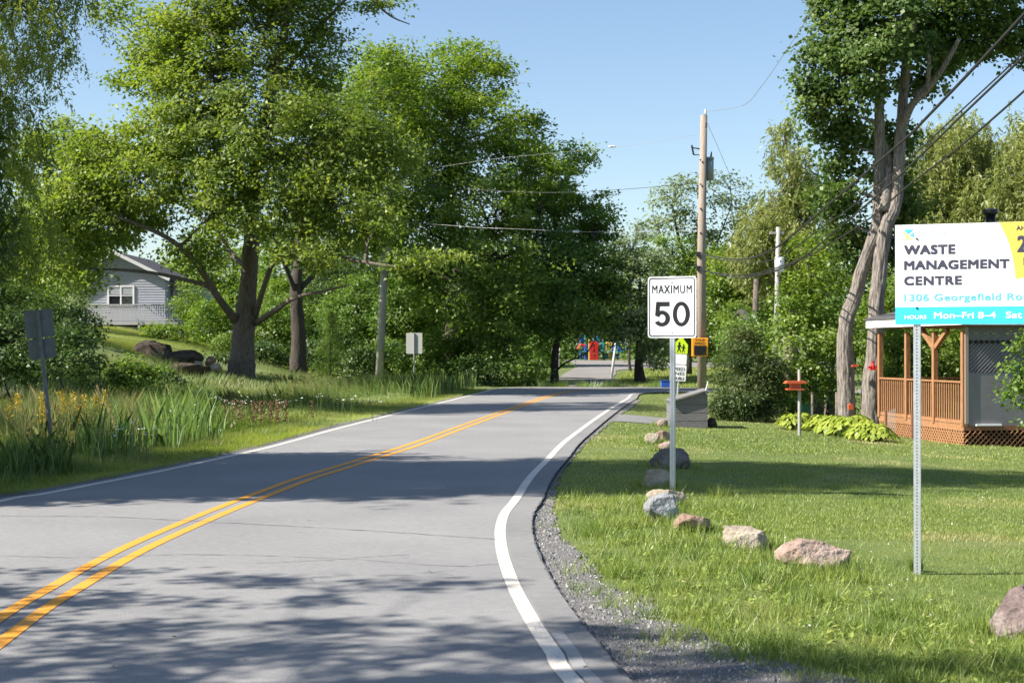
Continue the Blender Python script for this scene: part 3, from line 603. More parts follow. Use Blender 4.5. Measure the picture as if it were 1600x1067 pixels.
tree('airy_tree', 'sparse tree with bare limbs showing sky beside the utility pole', 'tree', b,
     [([b, P(1075, 460, 88), P(1072, 410, 88), P(1060, 370, 88), P(1050, 320, 88)], .2, .06)],
     [([P(1073, 420, 88), P(1085, 390, 88), P(1092, 345, 88)], .1, .03), ([P(1072, 425, 88), P(1045, 395, 88), P(1030, 360, 88)], .09, .03), ([P(1074, 440, 88), P(1110, 400, 88), P(1140, 330, 88)], .1, .03), ([P(1110, 400, 88), P(1135, 380, 88), P(1165, 340, 88)], .07, .02)],
     [PB(1060, 310, 38, 34, 88), PB(1030, 355, 28, 28, 88), PB(1085, 350, 34, 24, 88), PB(1140, 300, 40, 30, 88), PB(1165, 345, 30, 40, 88), PB(1120, 380, 34, 28, 88), PB(1075, 290, 20, 16, 88)],
     M_silverl, M_barkd, .2, .11, .7, 22, .62, 121, twig=.03)
tb = [('soft_tree', 'silvery green tree whose trunk stands right of the playground', 1000, 590, 74, [(1000, 430, 46, 50, 74), (985, 500, 38, 40, 73), (1020, 500, 34, 45, 73), (960, 515, 36, 22, 73), (1010, 555, 18, 20, 73), (1030, 545, 16, 40, 72)], M_silverl, .26),
      ('soft_tree', 'light green tree directly behind the top of the speed limit sign', 1060, 590, 84, [(1050, 400, 40, 34, 84), (1085, 430, 40, 40, 84), (1040, 440, 40, 34, 84), (1060, 500, 50, 50, 83), (1100, 500, 40, 60, 83)], M_bright, .18),
      ('soft_tree', 'mid green tree between the utility pole and the far transformer pole', 1150, 590, 72, [(1140, 440, 45, 45, 72), (1175, 470, 40, 50, 71), (1120, 490, 40, 50, 71), (1185, 420, 30, 30, 72), (1130, 405, 35, 22, 74)], M_maple, .18),
      ('soft_tree', 'bare topped grey tree at the end of the left row', 985, 590, 96, [(985, 385, 26, 26, 96), (1000, 360, 16, 14, 96), (970, 420, 26, 30, 96)], M_silverl, .1)]
for i, (nm, lab, px, py, Y, bls, m, tr) in enumerate(tb):
    b = gbase(px, Y)
    tree(nm, lab, 'tree', b, [([b, P(px-2, 560, Y), P(px, 500, Y), P(px, bls[0][1]+10, Y)], tr, .07)], [([P(px, 520, Y), P(px+20, 470, Y), P(px+35, 430, Y)], .08, .03)], [PB(*x) for x in bls], m, M_barkd, .16, .1, .6, 36, 1.0, 130+i, 'soft green trees beyond the bend')
shrub('juniper_bush', 'olive brown evergreen bush right of the grey wooden box', 'bush', 1160, 592, 42, 54, 38.5, M_juniper, .09, .025, 90, .3, 6, 141, extra=[(1175, 632, 48, 28, 38), (1165, 550, 30, 34, 39), (1195, 600, 30, 40, 38.5), (1132, 632, 20, 22, 38)])
shrub('green_bush', 'upright fresh green bush behind the utility pole foot', 'bush', 1165, 530, 40, 40, 41, M_bright, .09, .05, 46, .3, 3.2, 142, extra=[(1150, 500, 26, 30, 56), (1140, 560, 20, 40, 56)])
b = gbase(1275, 40)
tree('small_tree', 'leafy light green tree left of the twin trunks', 'tree', b,
     [([b, P(1272, 600, 40), P(1270, 540, 40), P(1268, 470, 40)], .1, .04), ([b+Vector((.3, 0, 0)), P(1300, 590, 40), P(1305, 500, 40)], .07, .03)], [],
     [PB(1265, 420, 40, 34, 40), PB(1240, 470, 40, 40, 39.5), PB(1290, 470, 44, 50, 39.5), PB(1235, 540, 38, 44, 39), PB(1285, 550, 42, 50, 39), PB(1310, 600, 26, 30, 39), PB(1260, 595, 34, 30, 39), PB(1230, 590, 18, 26, 39), PB(1320, 530, 26, 50, 39.3), PB(1272, 380, 26, 22, 40.5)],
     M_maple, M_barkd, .1, .062, .36, 40, 2.0, 151, twig=.012)
shrub('dark_hedge', 'deep shaded thicket left of the hosta bed', 'hedge', 1215, 625, 34, 38, 43, M_mapled, .1, .06, 50, .35, 3, 143, extra=[(1180, 640, 30, 22, 43), (1250, 620, 40, 40, 43), (1290, 620, 40, 40, 43)])
shrub('vine_thicket', 'wall of hanging green vines seen through the porch', 'vines', 1450, 560, 60, 60, 41, M_maple, .1, .065, 50, .35, 3, 144, extra=[(1390, 570, 40, 60, 41), (1510, 560, 50, 60, 41), (1420, 600, 50, 50, 40.5), (1490, 520, 40, 40, 42), (1390, 500, 40, 40, 42)])
b = gbase(1630, 24)
tree('corner_shrub', 'leafy branches hanging in front of the grey porch panel at the right edge', 'shrub', b,
     [([b, P(1625, 640, 24), P(1610, 560, 24)], .05, .02)], [([P(1622, 640, 24), P(1600, 600, 24), P(1575, 590, 24)], .02, .008)],
     [PB(1608, 530, 34, 26, 24), PB(1595, 575, 24, 18, 24), PB(1592, 612, 24, 16, 24), PB(1620, 640, 30, 40, 24), PB(1640, 560, 40, 60, 24)],
     M_bright, M_barkd, .075, .045, .2, 22, 5, 152, twig=.006)

# ------------------------------------------------------------------ grass and weeds (uncountable: stuff)
def blades(name, X, Y, h, w, lean, m, tint, seed=0, seg=1):
    g = np.random.default_rng(seed); n = len(X); Z = G(X, Y)
    a = g.uniform(0, 2*np.pi, n); s = np.stack([np.cos(a), np.sin(a), 0*a], 1)*w[:, None]*.5
    la = g.uniform(0, 2*np.pi, n); l = np.stack([np.cos(la), np.sin(la), 0*la], 1)*(lean*h*g.uniform(.2, 1, n))[:, None]
    B = np.stack([X, Y, Z-.01], 1); T = B+l+np.stack([0*h, 0*h, h], 1)
    if seg == 1: me = npmesh(name, np.stack([B-s, B+s, T], 1).reshape(-1, 3), 3, tint)
    else:
        Mx = B+l*.3+np.stack([0*h, 0*h, h*.6], 1)
        me = npmesh(name, np.stack([B-s, B+s, Mx+s*.8, T, Mx-s*.8], 1).reshape(-1, 3), 5, tint)
    return tag(link(name, me, m), kind='stuff')
def nz(X, Y, s, o=0):
    return (np.sin(X*s*1.7+o+1.3*np.sin(Y*s*.9+o))*np.sin(Y*s*1.3-o*2+1.1*np.sin(X*s*1.1))+1)/2
def scatter(n, y0, y1, fx0, fx1, g, pw=1.0):
    t = g.random(n); Y = 1/(1/y0+(1/y1-1/y0)*t) if pw else y0+(y1-y0)*t
    u = g.random(n); a = fx0(Y); b = fx1(Y); return a+(b-a)*u, Y
def xmaxv(Y): return np.minimum(.37*Y+1.5, 16)
def rlawn(n, y0, y1, seed, hs, ws, name='lawn_grass', tb=.0):
    g = np.random.default_rng(seed); X, Y = scatter(n, y0, y1, lambda Y: xg(Y)-.45, xmaxv, g)
    d = X-xg(Y)-wob(Y)*.8; edge = sstep(-.35, .5, d + .5*(nz(X, Y, 3.1)-.5))
    k = (g.random(n) < edge*(.45+.55*nz(X, Y, 2.3, 1))) & (X > xr(Y)+.05)
    k &= ~((Y > 34.5) & (Y < 39) & (X < 4.6)); X, Y, d = X[k], Y[k], d[k]; n = len(X)
    worn_ = np.clip(1-d/2.2, 0, 1)
    h = hs*g.uniform(.5, 1.35, n)*(1+.5*nz(X, Y, .9, 2)); w = np.full(n, ws)
    tint = np.clip(.40+tb+.22*(nz(X, Y, .55)-.5)+.28*(nz(X, Y, .21, 4)-.5)+.2*worn_*nz(X, Y, 1.7, 3)+g.normal(0, .16, n)+.35*(g.random(n) < .06)+.45*sstep(.78, .95, nz(X, Y, .75, 9)), 0, 1)
    return blades(name, X, Y, h, w, .8, M_lawn, tint, seed)
rlawn(430000, 6.6, 14, 201, .021, .0055)
rlawn(220000, 14, 26, 202, .028, .010)
rlawn(130000, 26, 60, 203, .03, .022)
def tufts(name, seed, n, y0, y1, f0, f1, kk, h, w, m, tb=.4, rad=.09):
    g = np.random.default_rng(seed); X, Y = scatter(n, y0, y1, f0, f1, g); i = np.repeat(np.arange(n), kk)
    hh = g.uniform(.4, 1.3, n)[i]*h; r = g.uniform(.5, 1.4, n)[i]*rad
    x = X[i]+g.normal(0, 1, len(i))*r; y = Y[i]+g.normal(0, 1, len(i))*r; k = (x > xr(y)+.1) | (x < xl(y)-.12)
    tint = np.clip(g.normal(tb, .15, n)[i]+g.normal(0, .1, len(i)), 0, 1)
    return blades(name, x[k], y[k], (hh*g.uniform(.6, 1.2, len(i)))[k], np.full(k.sum(), w), .9, m, tint[k], seed)
tufts('lawn_tuft', 211, 260, 7, 11.5, lambda Y: xg(Y)-.25, lambda Y: xg(Y)+2.2, 70, .11, .008, M_lawn, .3)
tufts('lawn_tuft', 212, 160, 11, 18, lambda Y: xg(Y)+.3, lambda Y: xg(Y)+2.2, 70, .12, .009, M_lawn, .35)
tufts('lawn_tuft', 214, 700, 8, 24, lambda Y: xg(Y)+1.5, xmaxv, 40, .06, .007, M_lawn, .42, .11)
tufts('verge_tuft', 215, 420, 14, 45, lambda Y: xl(Y)-2.4, lambda Y: xl(Y)-.35, 42, .12, .014, M_lawn, .3, .12)
tufts('verge_tuft', 216, 200, 14, 45, lambda Y: xl(Y)-2.2, lambda Y: xl(Y)-.5, 30, .16, .014, M_weed, .6, .10)
tufts('gravel_weed', 213, 90, 6.8, 12, lambda Y: xg(Y)-1.0, lambda Y: xg(Y), 26, .045, .006, M_lawn, .5, .05)
def around(name, seed, px, py, w, n=260, h=.13):
    p = at(px, py); g = np.random.default_rng(seed); a = g.uniform(0, 6.28, n); r_ = w*.5*g.uniform(.85, 1.35, n)
    return p.x+np.cos(a)*r_, p.y+w*.3+np.sin(a)*r_*.8, h*g.uniform(.5, 1.4, n)
_A = [around('', 400+i, *c) for i, c in enumerate([(1274, 893, .55), (1170, 860, .52), (1085, 833, .35), (1038, 817, .40), (1041, 793, .45), (1025, 763, .45), (1051, 733, .75), (1040, 706, .45), (1020, 694, .4), (1036, 667, .45), (1606, 1003, .5), (1432, 893, .06), (1050, 766, .08)])]
X_, Y_, H_ = [np.concatenate(c) for c in zip(*_A)]
blades('stone_foot_grass', X_, Y_, H_, np.full(len(X_), .009), .6, M_lawn, np.clip(np.random.default_rng(4).normal(.35, .18, len(X_)), 0, 1), 401)
g = np.random.default_rng(230); n = 90; X, Y = scatter(n, 8, 24, lambda Y: xg(Y)+.3, xmaxv, g); V_ = np.stack([X, Y, G(X, Y)+.035], 1)
tag(link('clover_blooms', leaf_quads(V_, unit(g.normal(size=(n, 3))*.3+[0, -.4, 1]), g.normal(size=(n, 3)), np.full(n, .018), np.full(n, .016), g.random(n)), mat('clover white', (.6, .6, .55), .8)), kind='stuff')
# broad leafed weeds in the lawn edge
g = np.random.default_rng(220); n = 300; X, Y = scatter(n, 7, 20, lambda Y: xg(Y)+.15, lambda Y: xg(Y)+2.2, g); i = np.repeat(np.arange(n), 16)
Lf = g.uniform(.02, .065, len(i)); a = g.uniform(0, 6.28, len(i)); C = np.stack([X[i]+g.normal(0, .04, len(i)), Y[i]+g.normal(0, .04, len(i)), G(X, Y)[i]+g.uniform(0, .06, len(i))], 1)
tag(link('broadleaf_weeds', leaf_quads(C, unit(np.stack([np.cos(a)*-.5, np.sin(a)*-.5, np.ones(len(i))], 1)+g.normal(0, .25, (len(i), 3))), np.stack([np.cos(a), np.sin(a), np.full(len(i), .5)], 1), Lf, Lf*.4, np.clip(g.normal(.5, .2, len(i)), 0, 1)), M_lawn), kind='stuff')
# left verge: short strip, then rough growth
lzn = 0
def lzone(n, y0, y1, d0, d1, seed, h, w, m, tf, name, lean=.5, seg=1, dens=None, minx=None):
    g = np.random.default_rng(seed); X, Y = scatter(n, y0, y1, lambda Y: np.maximum(xl(Y)-d1, -.36*Y-2), lambda Y: xl(Y)-d0, g)
    d = xl(Y)-X; k = g.random(n) < (dens(X, Y, d) if dens else 1); k &= X < xl(Y)-.1; X, Y, d = X[k], Y[k], d[k]; n = len(X)
    return blades(name, X, Y, h(X, Y, d)*g.uniform(.55, 1.25, n), np.full(n, w)*(.6+Y/45), lean, m, np.clip(tf(X, Y, d)+g.normal(0, .2, n), 0, 1), seed, seg)
lzone(140000, 13, 62, .12, 2.6, 231, lambda X, Y, d: .045+.07*nz(X, Y, 1.3)+.06*np.clip(d-.6, 0, 3), .011, M_lawn, lambda X, Y, d: .45+.25*(nz(X, Y, .8)-.5)+.1, 'verge_grass')
lzone(72000, 14, 66, 1.4, 9, 232, lambda X, Y, d: (.18+.42*sstep(1.4, 3.6, d)*(.5+nz(X, Y, .7)))*np.where(d > 5.5, .6, 1), .009, M_weed, lambda X, Y, d: .3+.45*nz(X, Y, .45, 2)*sstep(2, 5, d), 'rough_grass', .55, 2)
lzone(60000, 28, 66, 3.0, 12, 233, lambda X, Y, d: .22+.2*nz(X, Y, .4), .012, M_weed, lambda X, Y, d: .25+.4*nz(X, Y, .3, 5), 'meadow_grass', .5, 1)
lzone(70000, 55, 92, 8, 26, 234, lambda X, Y, d: .07+0*X, .03, M_lawn, lambda X, Y, d: .5+.2*nz(X, Y, .2, 5), 'far_lawn_grass', .5, 1)
def patch(name, pxr, dr, y0, y1, n, h, w, m, tb, seed, lean=.5, seg=2):
    g = np.random.default_rng(seed); Y = g.uniform(y0, y1, n); px = g.uniform(*pxr, n); X = (px-CX)/F*Y
    d = xl(Y)-X; e = np.minimum(px-pxr[0], pxr[1]-px)/(pxr[1]-pxr[0]); k = (d > dr[0]) & (d < dr[1]) & (g.random(n) < sstep(0, .3, e+.25*(nz(X, Y, 1.9, seed)-.5))*(.25+.75*nz(X, Y, 2.6, 1))); X, Y, e = X[k], Y[k], e[k]; n = len(X)
    return blades(name, X, Y, h*(.5+.5*sstep(0, .25, e))*g.uniform(.45, 1.15, n), np.full(n, w), lean, m, np.clip(g.normal(tb, .2, n), 0, 1), seed, seg)
patch('iris_leaves', (95, 225), (1.1, 4), 21, 28, 1100, .85, .02, M_cattail, .42, 241)
patch('iris_leaves', (185, 370), (1.1, 5), 24, 36, 2000, .85, .026, M_cattail, .42, 242)
patch('far_verge_weeds', (480, 860), (.8, 4), 50, 66, 5000, .8, .03, M_weed, .35, 243, .4)
patch('dry_meadow_stems', (-30, 270), (2, 7), 22, 38, 13000, .85, .012, M_weed, .72, 244, .5)
patch('shaded_weeds', (-20, 130), (.8, 3.4), 17, 24, 5000, .5, .014, M_weed, .15, 245, .6)
# low ground cover leaves that give the ditch its body
g = np.random.default_rng(246); n = 45000; X, Y = scatter(n, 15, 66, lambda Y: np.maximum(xl(Y)-8, -.36*Y-2), lambda Y: xl(Y)-1.5, g); d = xl(Y)-X
Z = G(X, Y)+g.random(n)**1.3*(.15+.4*sstep(1.5, 4, d)*nz(X, Y, .8, 3)); Lf = g.uniform(.04, .1, n)*(.6+Y/50)
tag(link('ditch_leaves', leaf_quads(np.stack([X, Y, Z], 1), unit(g.normal(size=(n, 3))*.6+[-.1, 0, .8]), g.normal(size=(n, 3)), Lf, Lf*.5, np.clip(.3+.4*nz(X, Y, .6, 7)+g.normal(0, .12, n), 0, 1)), M_weed), kind='stuff')
# far field in front of the playground
g = np.random.default_rng(250); n = 45000; Y = g.uniform(66.5, 130, n); X = g.uniform(0, 1, n)*(.16*Y)+.045*Y
k = X > np.interp(Y, [64, 69, 75, 88, 103, 112, 126], [7.2, 5.8, 5.5, 6.4, 8.8, 20.2, 30]); X, Y = X[k], Y[k]
blades('field_grass', X, Y, g.uniform(.05, .14, len(X)), np.full(len(X), .05), .6, M_lawn, np.clip(.62+.3*(nz(X, Y, .3)-.5)+g.normal(0, .12, len(X)), 0, 1), 250)
# bits along the far edge of the road
patch2 = np.random.default_rng(252); n = 2500; X = patch2.uniform(1.2, 7.5, n); Y = 66.2+patch2.random(n)*1.4-.06*X
blades('far_edge_weeds', X, Y, patch2.uniform(.1, .45, n)*(.3+nz(X, Y, 2)), np.full(n, .03), .6, M_weed, patch2.random(n)*.7, 252)
# loose stones of the shoulder
g = np.random.default_rng(260); n = 7000; X, Y = scatter(n, 6.3, 18, lambda Y: xr(Y)-.06, lambda Y: xg(Y)+.15, g)
r = np.abs(g.normal(0, .006, n))+.0035; tet = unit(np.array([(1, 0, -.5), (-.5, .9, -.5), (-.5, -.9, -.5), (0, 0, 1.0)], float)); Fx = [(0, 1, 3), (1, 2, 3), (2, 0, 3)]
V = []; a = g.uniform(0, 6.28, n); ca, sa = np.cos(a), np.sin(a)
jit = tet[None]+g.normal(0, .25, (n, 4, 3)); rx = jit[..., 0]*ca[:, None]-jit[..., 1]*sa[:, None]; ry = jit[..., 0]*sa[:, None]+jit[..., 1]*ca[:, None]
VV = np.stack([X[:, None]+rx*r[:, None], Y[:, None]+ry*r[:, None], G(X, Y)[:, None]+.016+jit[..., 2]*r[:, None]*.7], -1)
me = npmesh('stones', np.concatenate([VV[:, f] for f in Fx]).reshape(-1, 3), 3, np.tile(g.random(n), 3))
M_stone = leafmat('loose stones', [(.12, .118, .12), (.19, .185, .183), (.26, .25, .245), (.36, .35, .33)], 0.0, .02)
tag(link('loose_gravel', me, M_stone), kind='stuff')
# litter on the asphalt
g = np.random.default_rng(261); n = 90; X, Y = scatter(n, 7, 30, lambda Y: xl(Y)+.2, lambda Y: xr(Y)-.1, g); Lf = g.uniform(.01, .045, n)
tag(link('leaf_litter', leaf_quads(np.stack([X, Y, np.full(n, .012)], 1), unit(np.array([[0, 0, 1.0]])+g.normal(0, .15, (n, 3))), g.normal(size=(n, 3)), Lf, Lf*.4, g.random(n)), M_juniper), kind='stuff')

# ------------------------------------------------------------------ flowers
def flower(name, label, cat, m_head, heads, hgt, seed, headr, group):
    g = random.Random(seed); root = empty(name, (0, 0, 0), label, cat, group); mb = MB(); hb = []
    for i in range(heads):
        x, y = g.gauss(0, .1), g.gauss(0, .1); h = hgt*g.uniform(.7, 1.1)
        mb.tube([(x*.3, y*.3, 0), (x*.7, y*.7, h*.6), (x, y, h)], [.005, .004, .003], 3, False)
        r = headr*g.uniform(.6, 1.2); k = 9; v = MB(); b0 = len(v.v)
        v.v.append(Vector((x, y, h+.015)))
        for j in range(k): v.v.append(Vector((x+math.cos(6.283*j/k)*r*g.uniform(.8, 1.1), y+math.sin(6.283*j/k)*r*g.uniform(.8, 1.1), h+.02+g.uniform(-.01, .015))))
        for j in range(k): v.f.append((0, 1+j, 1+(j+1) % k))
        hb.append(v)
    mb.build('stem', M_stemg, root)
    for v in hb: v.build('flower_head', m_head, root)
    return root
M_stemg = mat('flower stem green', (.10, .16, .04), .7)
M_qal = mat('white flower', (.75, .76, .72), .8); M_gold = mat('golden flower', (.75, .48, .03), .8)
fl = flower('white_wildflower', 'white flat headed wildflower in the rough verge', 'wildflower', M_qal, 3, .62, 1, .05, 'white wildflowers in the verge')
spots = [(215, 665), (222, 690), (240, 672), (195, 700), (188, 692), (230, 700), (255, 668), (178, 706), (335, 640), (352, 636), (370, 642), (395, 625), (405, 618), (420, 630), (388, 640), (440, 640), (378, 632), (430, 612), (500, 628), (520, 622), (530, 632), (545, 640), (585, 640), (360, 652), (300, 650), (460, 632)]
used = False
for (px, py) in spots:
    p = at(px, py+22, 12, 66); o = fl if not used else copy_tree(fl); used = True; o.location = p; o.rotation_euler.z = random.random()*6; o.scale = (1, 1, random.uniform(.75, 1.1))
def plume(seed, label):
    g = np.random.default_rng(seed); root = empty('goldenrod', (0, 0, 0), label, 'wildflower', 'goldenrod in the ditch'); mb = MB(); C = []
    for i in range(4):
        x, y = g.normal(0, .12, 2); h = .8+g.uniform(-.15, .15); mb.tube([(x*.4, y*.4, 0), (x, y, h)], [.006, .003], 3, False)
        t = g.random(70); C.append(np.stack([x+g.normal(0, .05, 70)*(1-t*.6), y+g.normal(0, .05, 70)*(1-t*.6), h-.22+.27*t], 1))
    C = np.concatenate(C); n = len(C); mb.build('stem', M_stemg, root)
    tag(link('flower_plume', leaf_quads(C, unit(g.normal(size=(n, 3))+[0, -.3, .6]), g.normal(size=(n, 3)), g.uniform(.02, .045, n), np.full(n, .025), g.random(n)), leafmat('goldenrod blooms', [(.34, .26, .03), (.58, .40, .05)], .2), root), kind='stuff')
    return root
pl = plume(3, 'goldenrod plant in bloom beside the leaning sign post')
for i, (px, py) in enumerate(((118, 672), (60, 690), (20, 676), (98, 668), (172, 672), (128, 690))):
    o = pl if i == 0 else copy_tree(pl); p = at(px, py+24, 12, 50); o.location = p; o.rotation_euler.z = i*1.3
    o['label'] = ('goldenrod just right of the leaning sign post, the fullest plume', 'goldenrod left of the leaning sign post', 'goldenrod at the far left edge of the picture', 'goldenrod plume right behind the leaning sign post', 'goldenrod rightmost of the yellow plumes, by the iris leaves', 'low goldenrod in front of the fullest plume')[i]
M_dock = leafmat('rusty seed heads', [(.10, .05, .03), (.18, .10, .06), (.27, .17, .10)], .1)
g = np.random.default_rng(9); C = []
for px in (380, 400, 412, 428, 438, 330, 290):
    p = at(px, 668, 12, 66)
    for k in range(4):
        x, y = p.x+g.normal(0, .5), p.y+g.normal(0, .5); t = g.random(60); C.append(np.stack([x+g.normal(0, .02, 60), y+g.normal(0, .02, 60), Gz(x, y)+.15+.45*t], 1))
C = np.concatenate(C); n = len(C)
tag(link('rusty_dock', leaf_quads(C, unit(g.normal(size=(n, 3))), g.normal(size=(n, 3)), g.uniform(.02, .05, n), np.full(n, .03), g.random(n)), M_dock), kind='stuff')

# ------------------------------------------------------------------ boulders
def rock_mesh(seed, dims, cuts=7, sub=4, rough=.06):
    g = random.Random(seed); bm = bmesh.new(); bmesh.ops.create_icosphere(bm, subdivisions=sub, radius=1.0)
    pl = []
    for i in range(cuts):
        n = Vector((g.gauss(0, 1), g.gauss(0, 1), g.gauss(0, .8))).normalized(); pl.append((n, g.uniform(.55, .85)))
    for v in bm.verts:
        p = v.co.copy()
        p = Vector([math.copysign(abs(c)**.72, c) for c in p])*.92
        p *= 1+.18*noise.noise(p*1.1+Vector((seed, 0, 0)))
        for n, d in pl:
            e = p.dot(n)-d
            if e > 0: p -= n*e*.99
        nn = p.normalized(); o = Vector((seed*3.7, seed, 0))
        p += nn*(rough*1.5*noise.noise(p*3.2+o)+rough*.5*noise.noise(p*8+o)+rough*.25*noise.noise(p*19+o))
        v.co = Vector((p.x*dims[0]/2, p.y*dims[1]/2, p.z*dims[2]/2))
    me = bpy.data.meshes.new('boulder'); bm.to_mesh(me); bm.free(); return me
def rockmat(name, a, b, c):
    m = multi(name, [(.34, a), (.5, b), (.66, c)], (1.6, 6, 34), rough=.9, bump=.8, bdist=.03, wts=[.45, .3, .25]); return m
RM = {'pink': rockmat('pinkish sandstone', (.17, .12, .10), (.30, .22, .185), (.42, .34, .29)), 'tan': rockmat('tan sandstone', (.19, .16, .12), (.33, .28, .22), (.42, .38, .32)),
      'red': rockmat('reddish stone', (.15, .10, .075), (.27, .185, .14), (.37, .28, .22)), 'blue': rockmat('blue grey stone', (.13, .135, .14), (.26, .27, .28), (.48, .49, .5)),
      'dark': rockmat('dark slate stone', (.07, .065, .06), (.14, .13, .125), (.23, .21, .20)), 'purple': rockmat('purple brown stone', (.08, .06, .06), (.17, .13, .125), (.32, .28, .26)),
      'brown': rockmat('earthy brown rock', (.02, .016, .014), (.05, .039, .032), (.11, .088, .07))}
def boulder(label, x0, y0, x1, y1, col, seed, depth=1.0, rz=0.0, sub=4, base=None, cuts=9, sink=.16, name='boulder', group='boulders along the lawn edge', tilt=0):
    p = at((x0+x1)/2, y1) if base is None else base; s = p.y/F; w = (x1-x0)*s*1.08; h = (y1-y0)*s
    me = rock_mesh(seed, (w, w*.75*depth, h*(1.25+sink)), cuts, sub); o = link(name, me, RM[col], None, True)
    o.location = (p.x, p.y+w*.3*depth, p.z+h*.47); o.rotation_euler = (0, tilt, rz)
    return tag(o, label, 'boulder', group)
boulder('flat topped pinkish boulder, rightmost of the row on the open lawn', 1218, 849, 1331, 893, 'pink', 14, .9, .1, 5)
boulder('smooth tan boulder sloping down to the right, left of the flat pinkish one', 1122, 825, 1216, 860, 'tan', 5, .7, -.15, 5, tilt=.14)
boulder('small angular reddish boulder beside the blue grey stone', 1056, 805, 1114, 833, 'red', 8, .9, .3, 4)
boulder('blue grey angular boulder just below the speed limit post', 1006, 780, 1070, 817, 'blue', 23, .8, .5, 4, tilt=-.2)
boulder('round tan boulder at the foot of the speed limit post', 1012, 765, 1070, 793, 'tan', 31, .8, .2, 4)
boulder('peaked brown boulder behind the speed limit post', 1001, 737, 1049, 763, 'tan', 44, .9, .4, 4)
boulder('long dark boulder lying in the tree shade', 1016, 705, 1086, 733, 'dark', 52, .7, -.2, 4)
boulder('small pinkish boulder just behind the long dark one', 1024, 691, 1056, 706, 'pink', 61, .9, 0, 3)
boulder('low pale boulder on the lawn before the grey wooden box', 1008, 679, 1032, 694, 'tan', 66, 1.2, 0, 3)
boulder('flat brown slab leaning beside the low pale boulder', 1026, 674, 1050, 688, 'red', 68, 1.2, .5, 3)
boulder('pale boulder against the left corner of the grey wooden box', 1027, 655, 1046, 667, 'pink', 71, 1.0, 0, 3)
boulder('brown boulder right of the grey wooden box', 1103, 654, 1122, 667, 'brown', 74, 1.0, 0, 3)
boulder('large purple brown boulder cut by the right edge of the picture', 1556, 928, 1656, 1003, 'purple', 83, 1.0, .6, 5)
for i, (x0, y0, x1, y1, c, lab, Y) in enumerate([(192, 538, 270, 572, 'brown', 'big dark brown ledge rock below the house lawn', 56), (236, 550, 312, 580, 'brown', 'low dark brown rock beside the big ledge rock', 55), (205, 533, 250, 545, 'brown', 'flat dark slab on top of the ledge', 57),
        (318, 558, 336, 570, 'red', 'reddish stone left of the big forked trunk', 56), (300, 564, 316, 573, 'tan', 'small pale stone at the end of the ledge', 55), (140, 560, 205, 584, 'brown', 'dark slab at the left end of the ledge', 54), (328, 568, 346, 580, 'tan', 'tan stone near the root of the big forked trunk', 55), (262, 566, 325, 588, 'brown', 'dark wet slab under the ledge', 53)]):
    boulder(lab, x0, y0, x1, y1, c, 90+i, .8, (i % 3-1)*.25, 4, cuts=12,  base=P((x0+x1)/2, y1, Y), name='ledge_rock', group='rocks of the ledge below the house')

# ------------------------------------------------------------------ text
def text(parent, s, x, z, h, w, m, y=0.0, off=.0, name='lettering', depth=.0015, space=1.0):
    """lettering on a panel facing -y of parent; x = left, z = baseline, h = cap height, w = total width"""
    cu = bpy.data.curves.new('t', 'FONT'); cu.body = s; cu.size = 1; cu.offset = 0; cu.extrude = 0; cu.space_character = space; cu.resolution_u = 4
    ob = bpy.data.objects.new('t', cu); COL.objects.link(ob); dg = bpy.context.evaluated_depsgraph_get(); dg.update()
    me = bpy.data.meshes.new_from_object(ob.evaluated_get(dg)); bpy.data.objects.remove(ob)
    v = np.empty(len(me.vertices)*3); me.vertices.foreach_get('co', v); v = v.reshape(-1, 3)
    x0, x1 = v[:, 0].min(), v[:, 0].max(); cap = .70; o = off*h/.7
    n = np.stack([x+o+(v[:, 0]-x0)/(x1-x0)*(w-2*o), np.full(len(v), y), z+o+v[:, 1]/cap*(h-2*o)], 1)
    me.vertices.foreach_set('co', n.ravel().astype(np.float32)); me.update()
    # give the letters a hair of thickness, and weight by overlaying slightly shifted copies
    bm = bmesh.new(); bm.from_mesh(me); r = bmesh.ops.extrude_face_region(bm, geom=bm.faces[:])
    bmesh.ops.translate(bm, vec=(0, depth, 0), verts=[e for e in r['geom'] if isinstance(e, bmesh.types.BMVert)])
    if off:
        g0 = bm.verts[:]+bm.edges[:]+bm.faces[:]
        for i, (dx, dz) in enumerate(((1, 1), (-1, 1), (1, -1), (-1, -1), (1, 0), (-1, 0))):
            d = bmesh.ops.duplicate(bm, geom=g0)['geom']
            bmesh.ops.translate(bm, vec=(dx*o, -.00006*(i+1), dz*o), verts=[e for e in d if isinstance(e, bmesh.types.BMVert)])
    bm.to_mesh(me); bm.free()
    ob = link(name, me, m, parent); ob['kind'] = 'stuff'
    return ob
def rrect(x0, z0, x1, z1, r, n=6):
    p = []
    for cx, cz, a0 in ((x1-r, z0+r, -90), (x1-r, z1-r, 0), (x0+r, z1-r, 90), (x0+r, z0+r, 180)):
        for k in range(n+1): a = R(a0+90*k/n); p.append((cx+r*math.cos(a), cz+r*math.sin(a)))
    return p
def ring(name, outer, inner, y0, y1, m, parent):
    mb = MB(); n = len(outer)
    for pts in (outer, inner):
        for y in (y0, y1):
            for x, z in pts: mb.v.append(Vector((x, y, z)))
    for i in range(n):
        j = (i+1) % n; o0, o1, i0, i1 = 0, n, 2*n, 3*n
        mb.f += [(o0+i, o0+j, i0+j, i0+i), (o0+i, o1+i, o1+j, o0+j), (i0+i, i0+j, i1+j, i1+i)]
    return mb.build(name, m, parent)
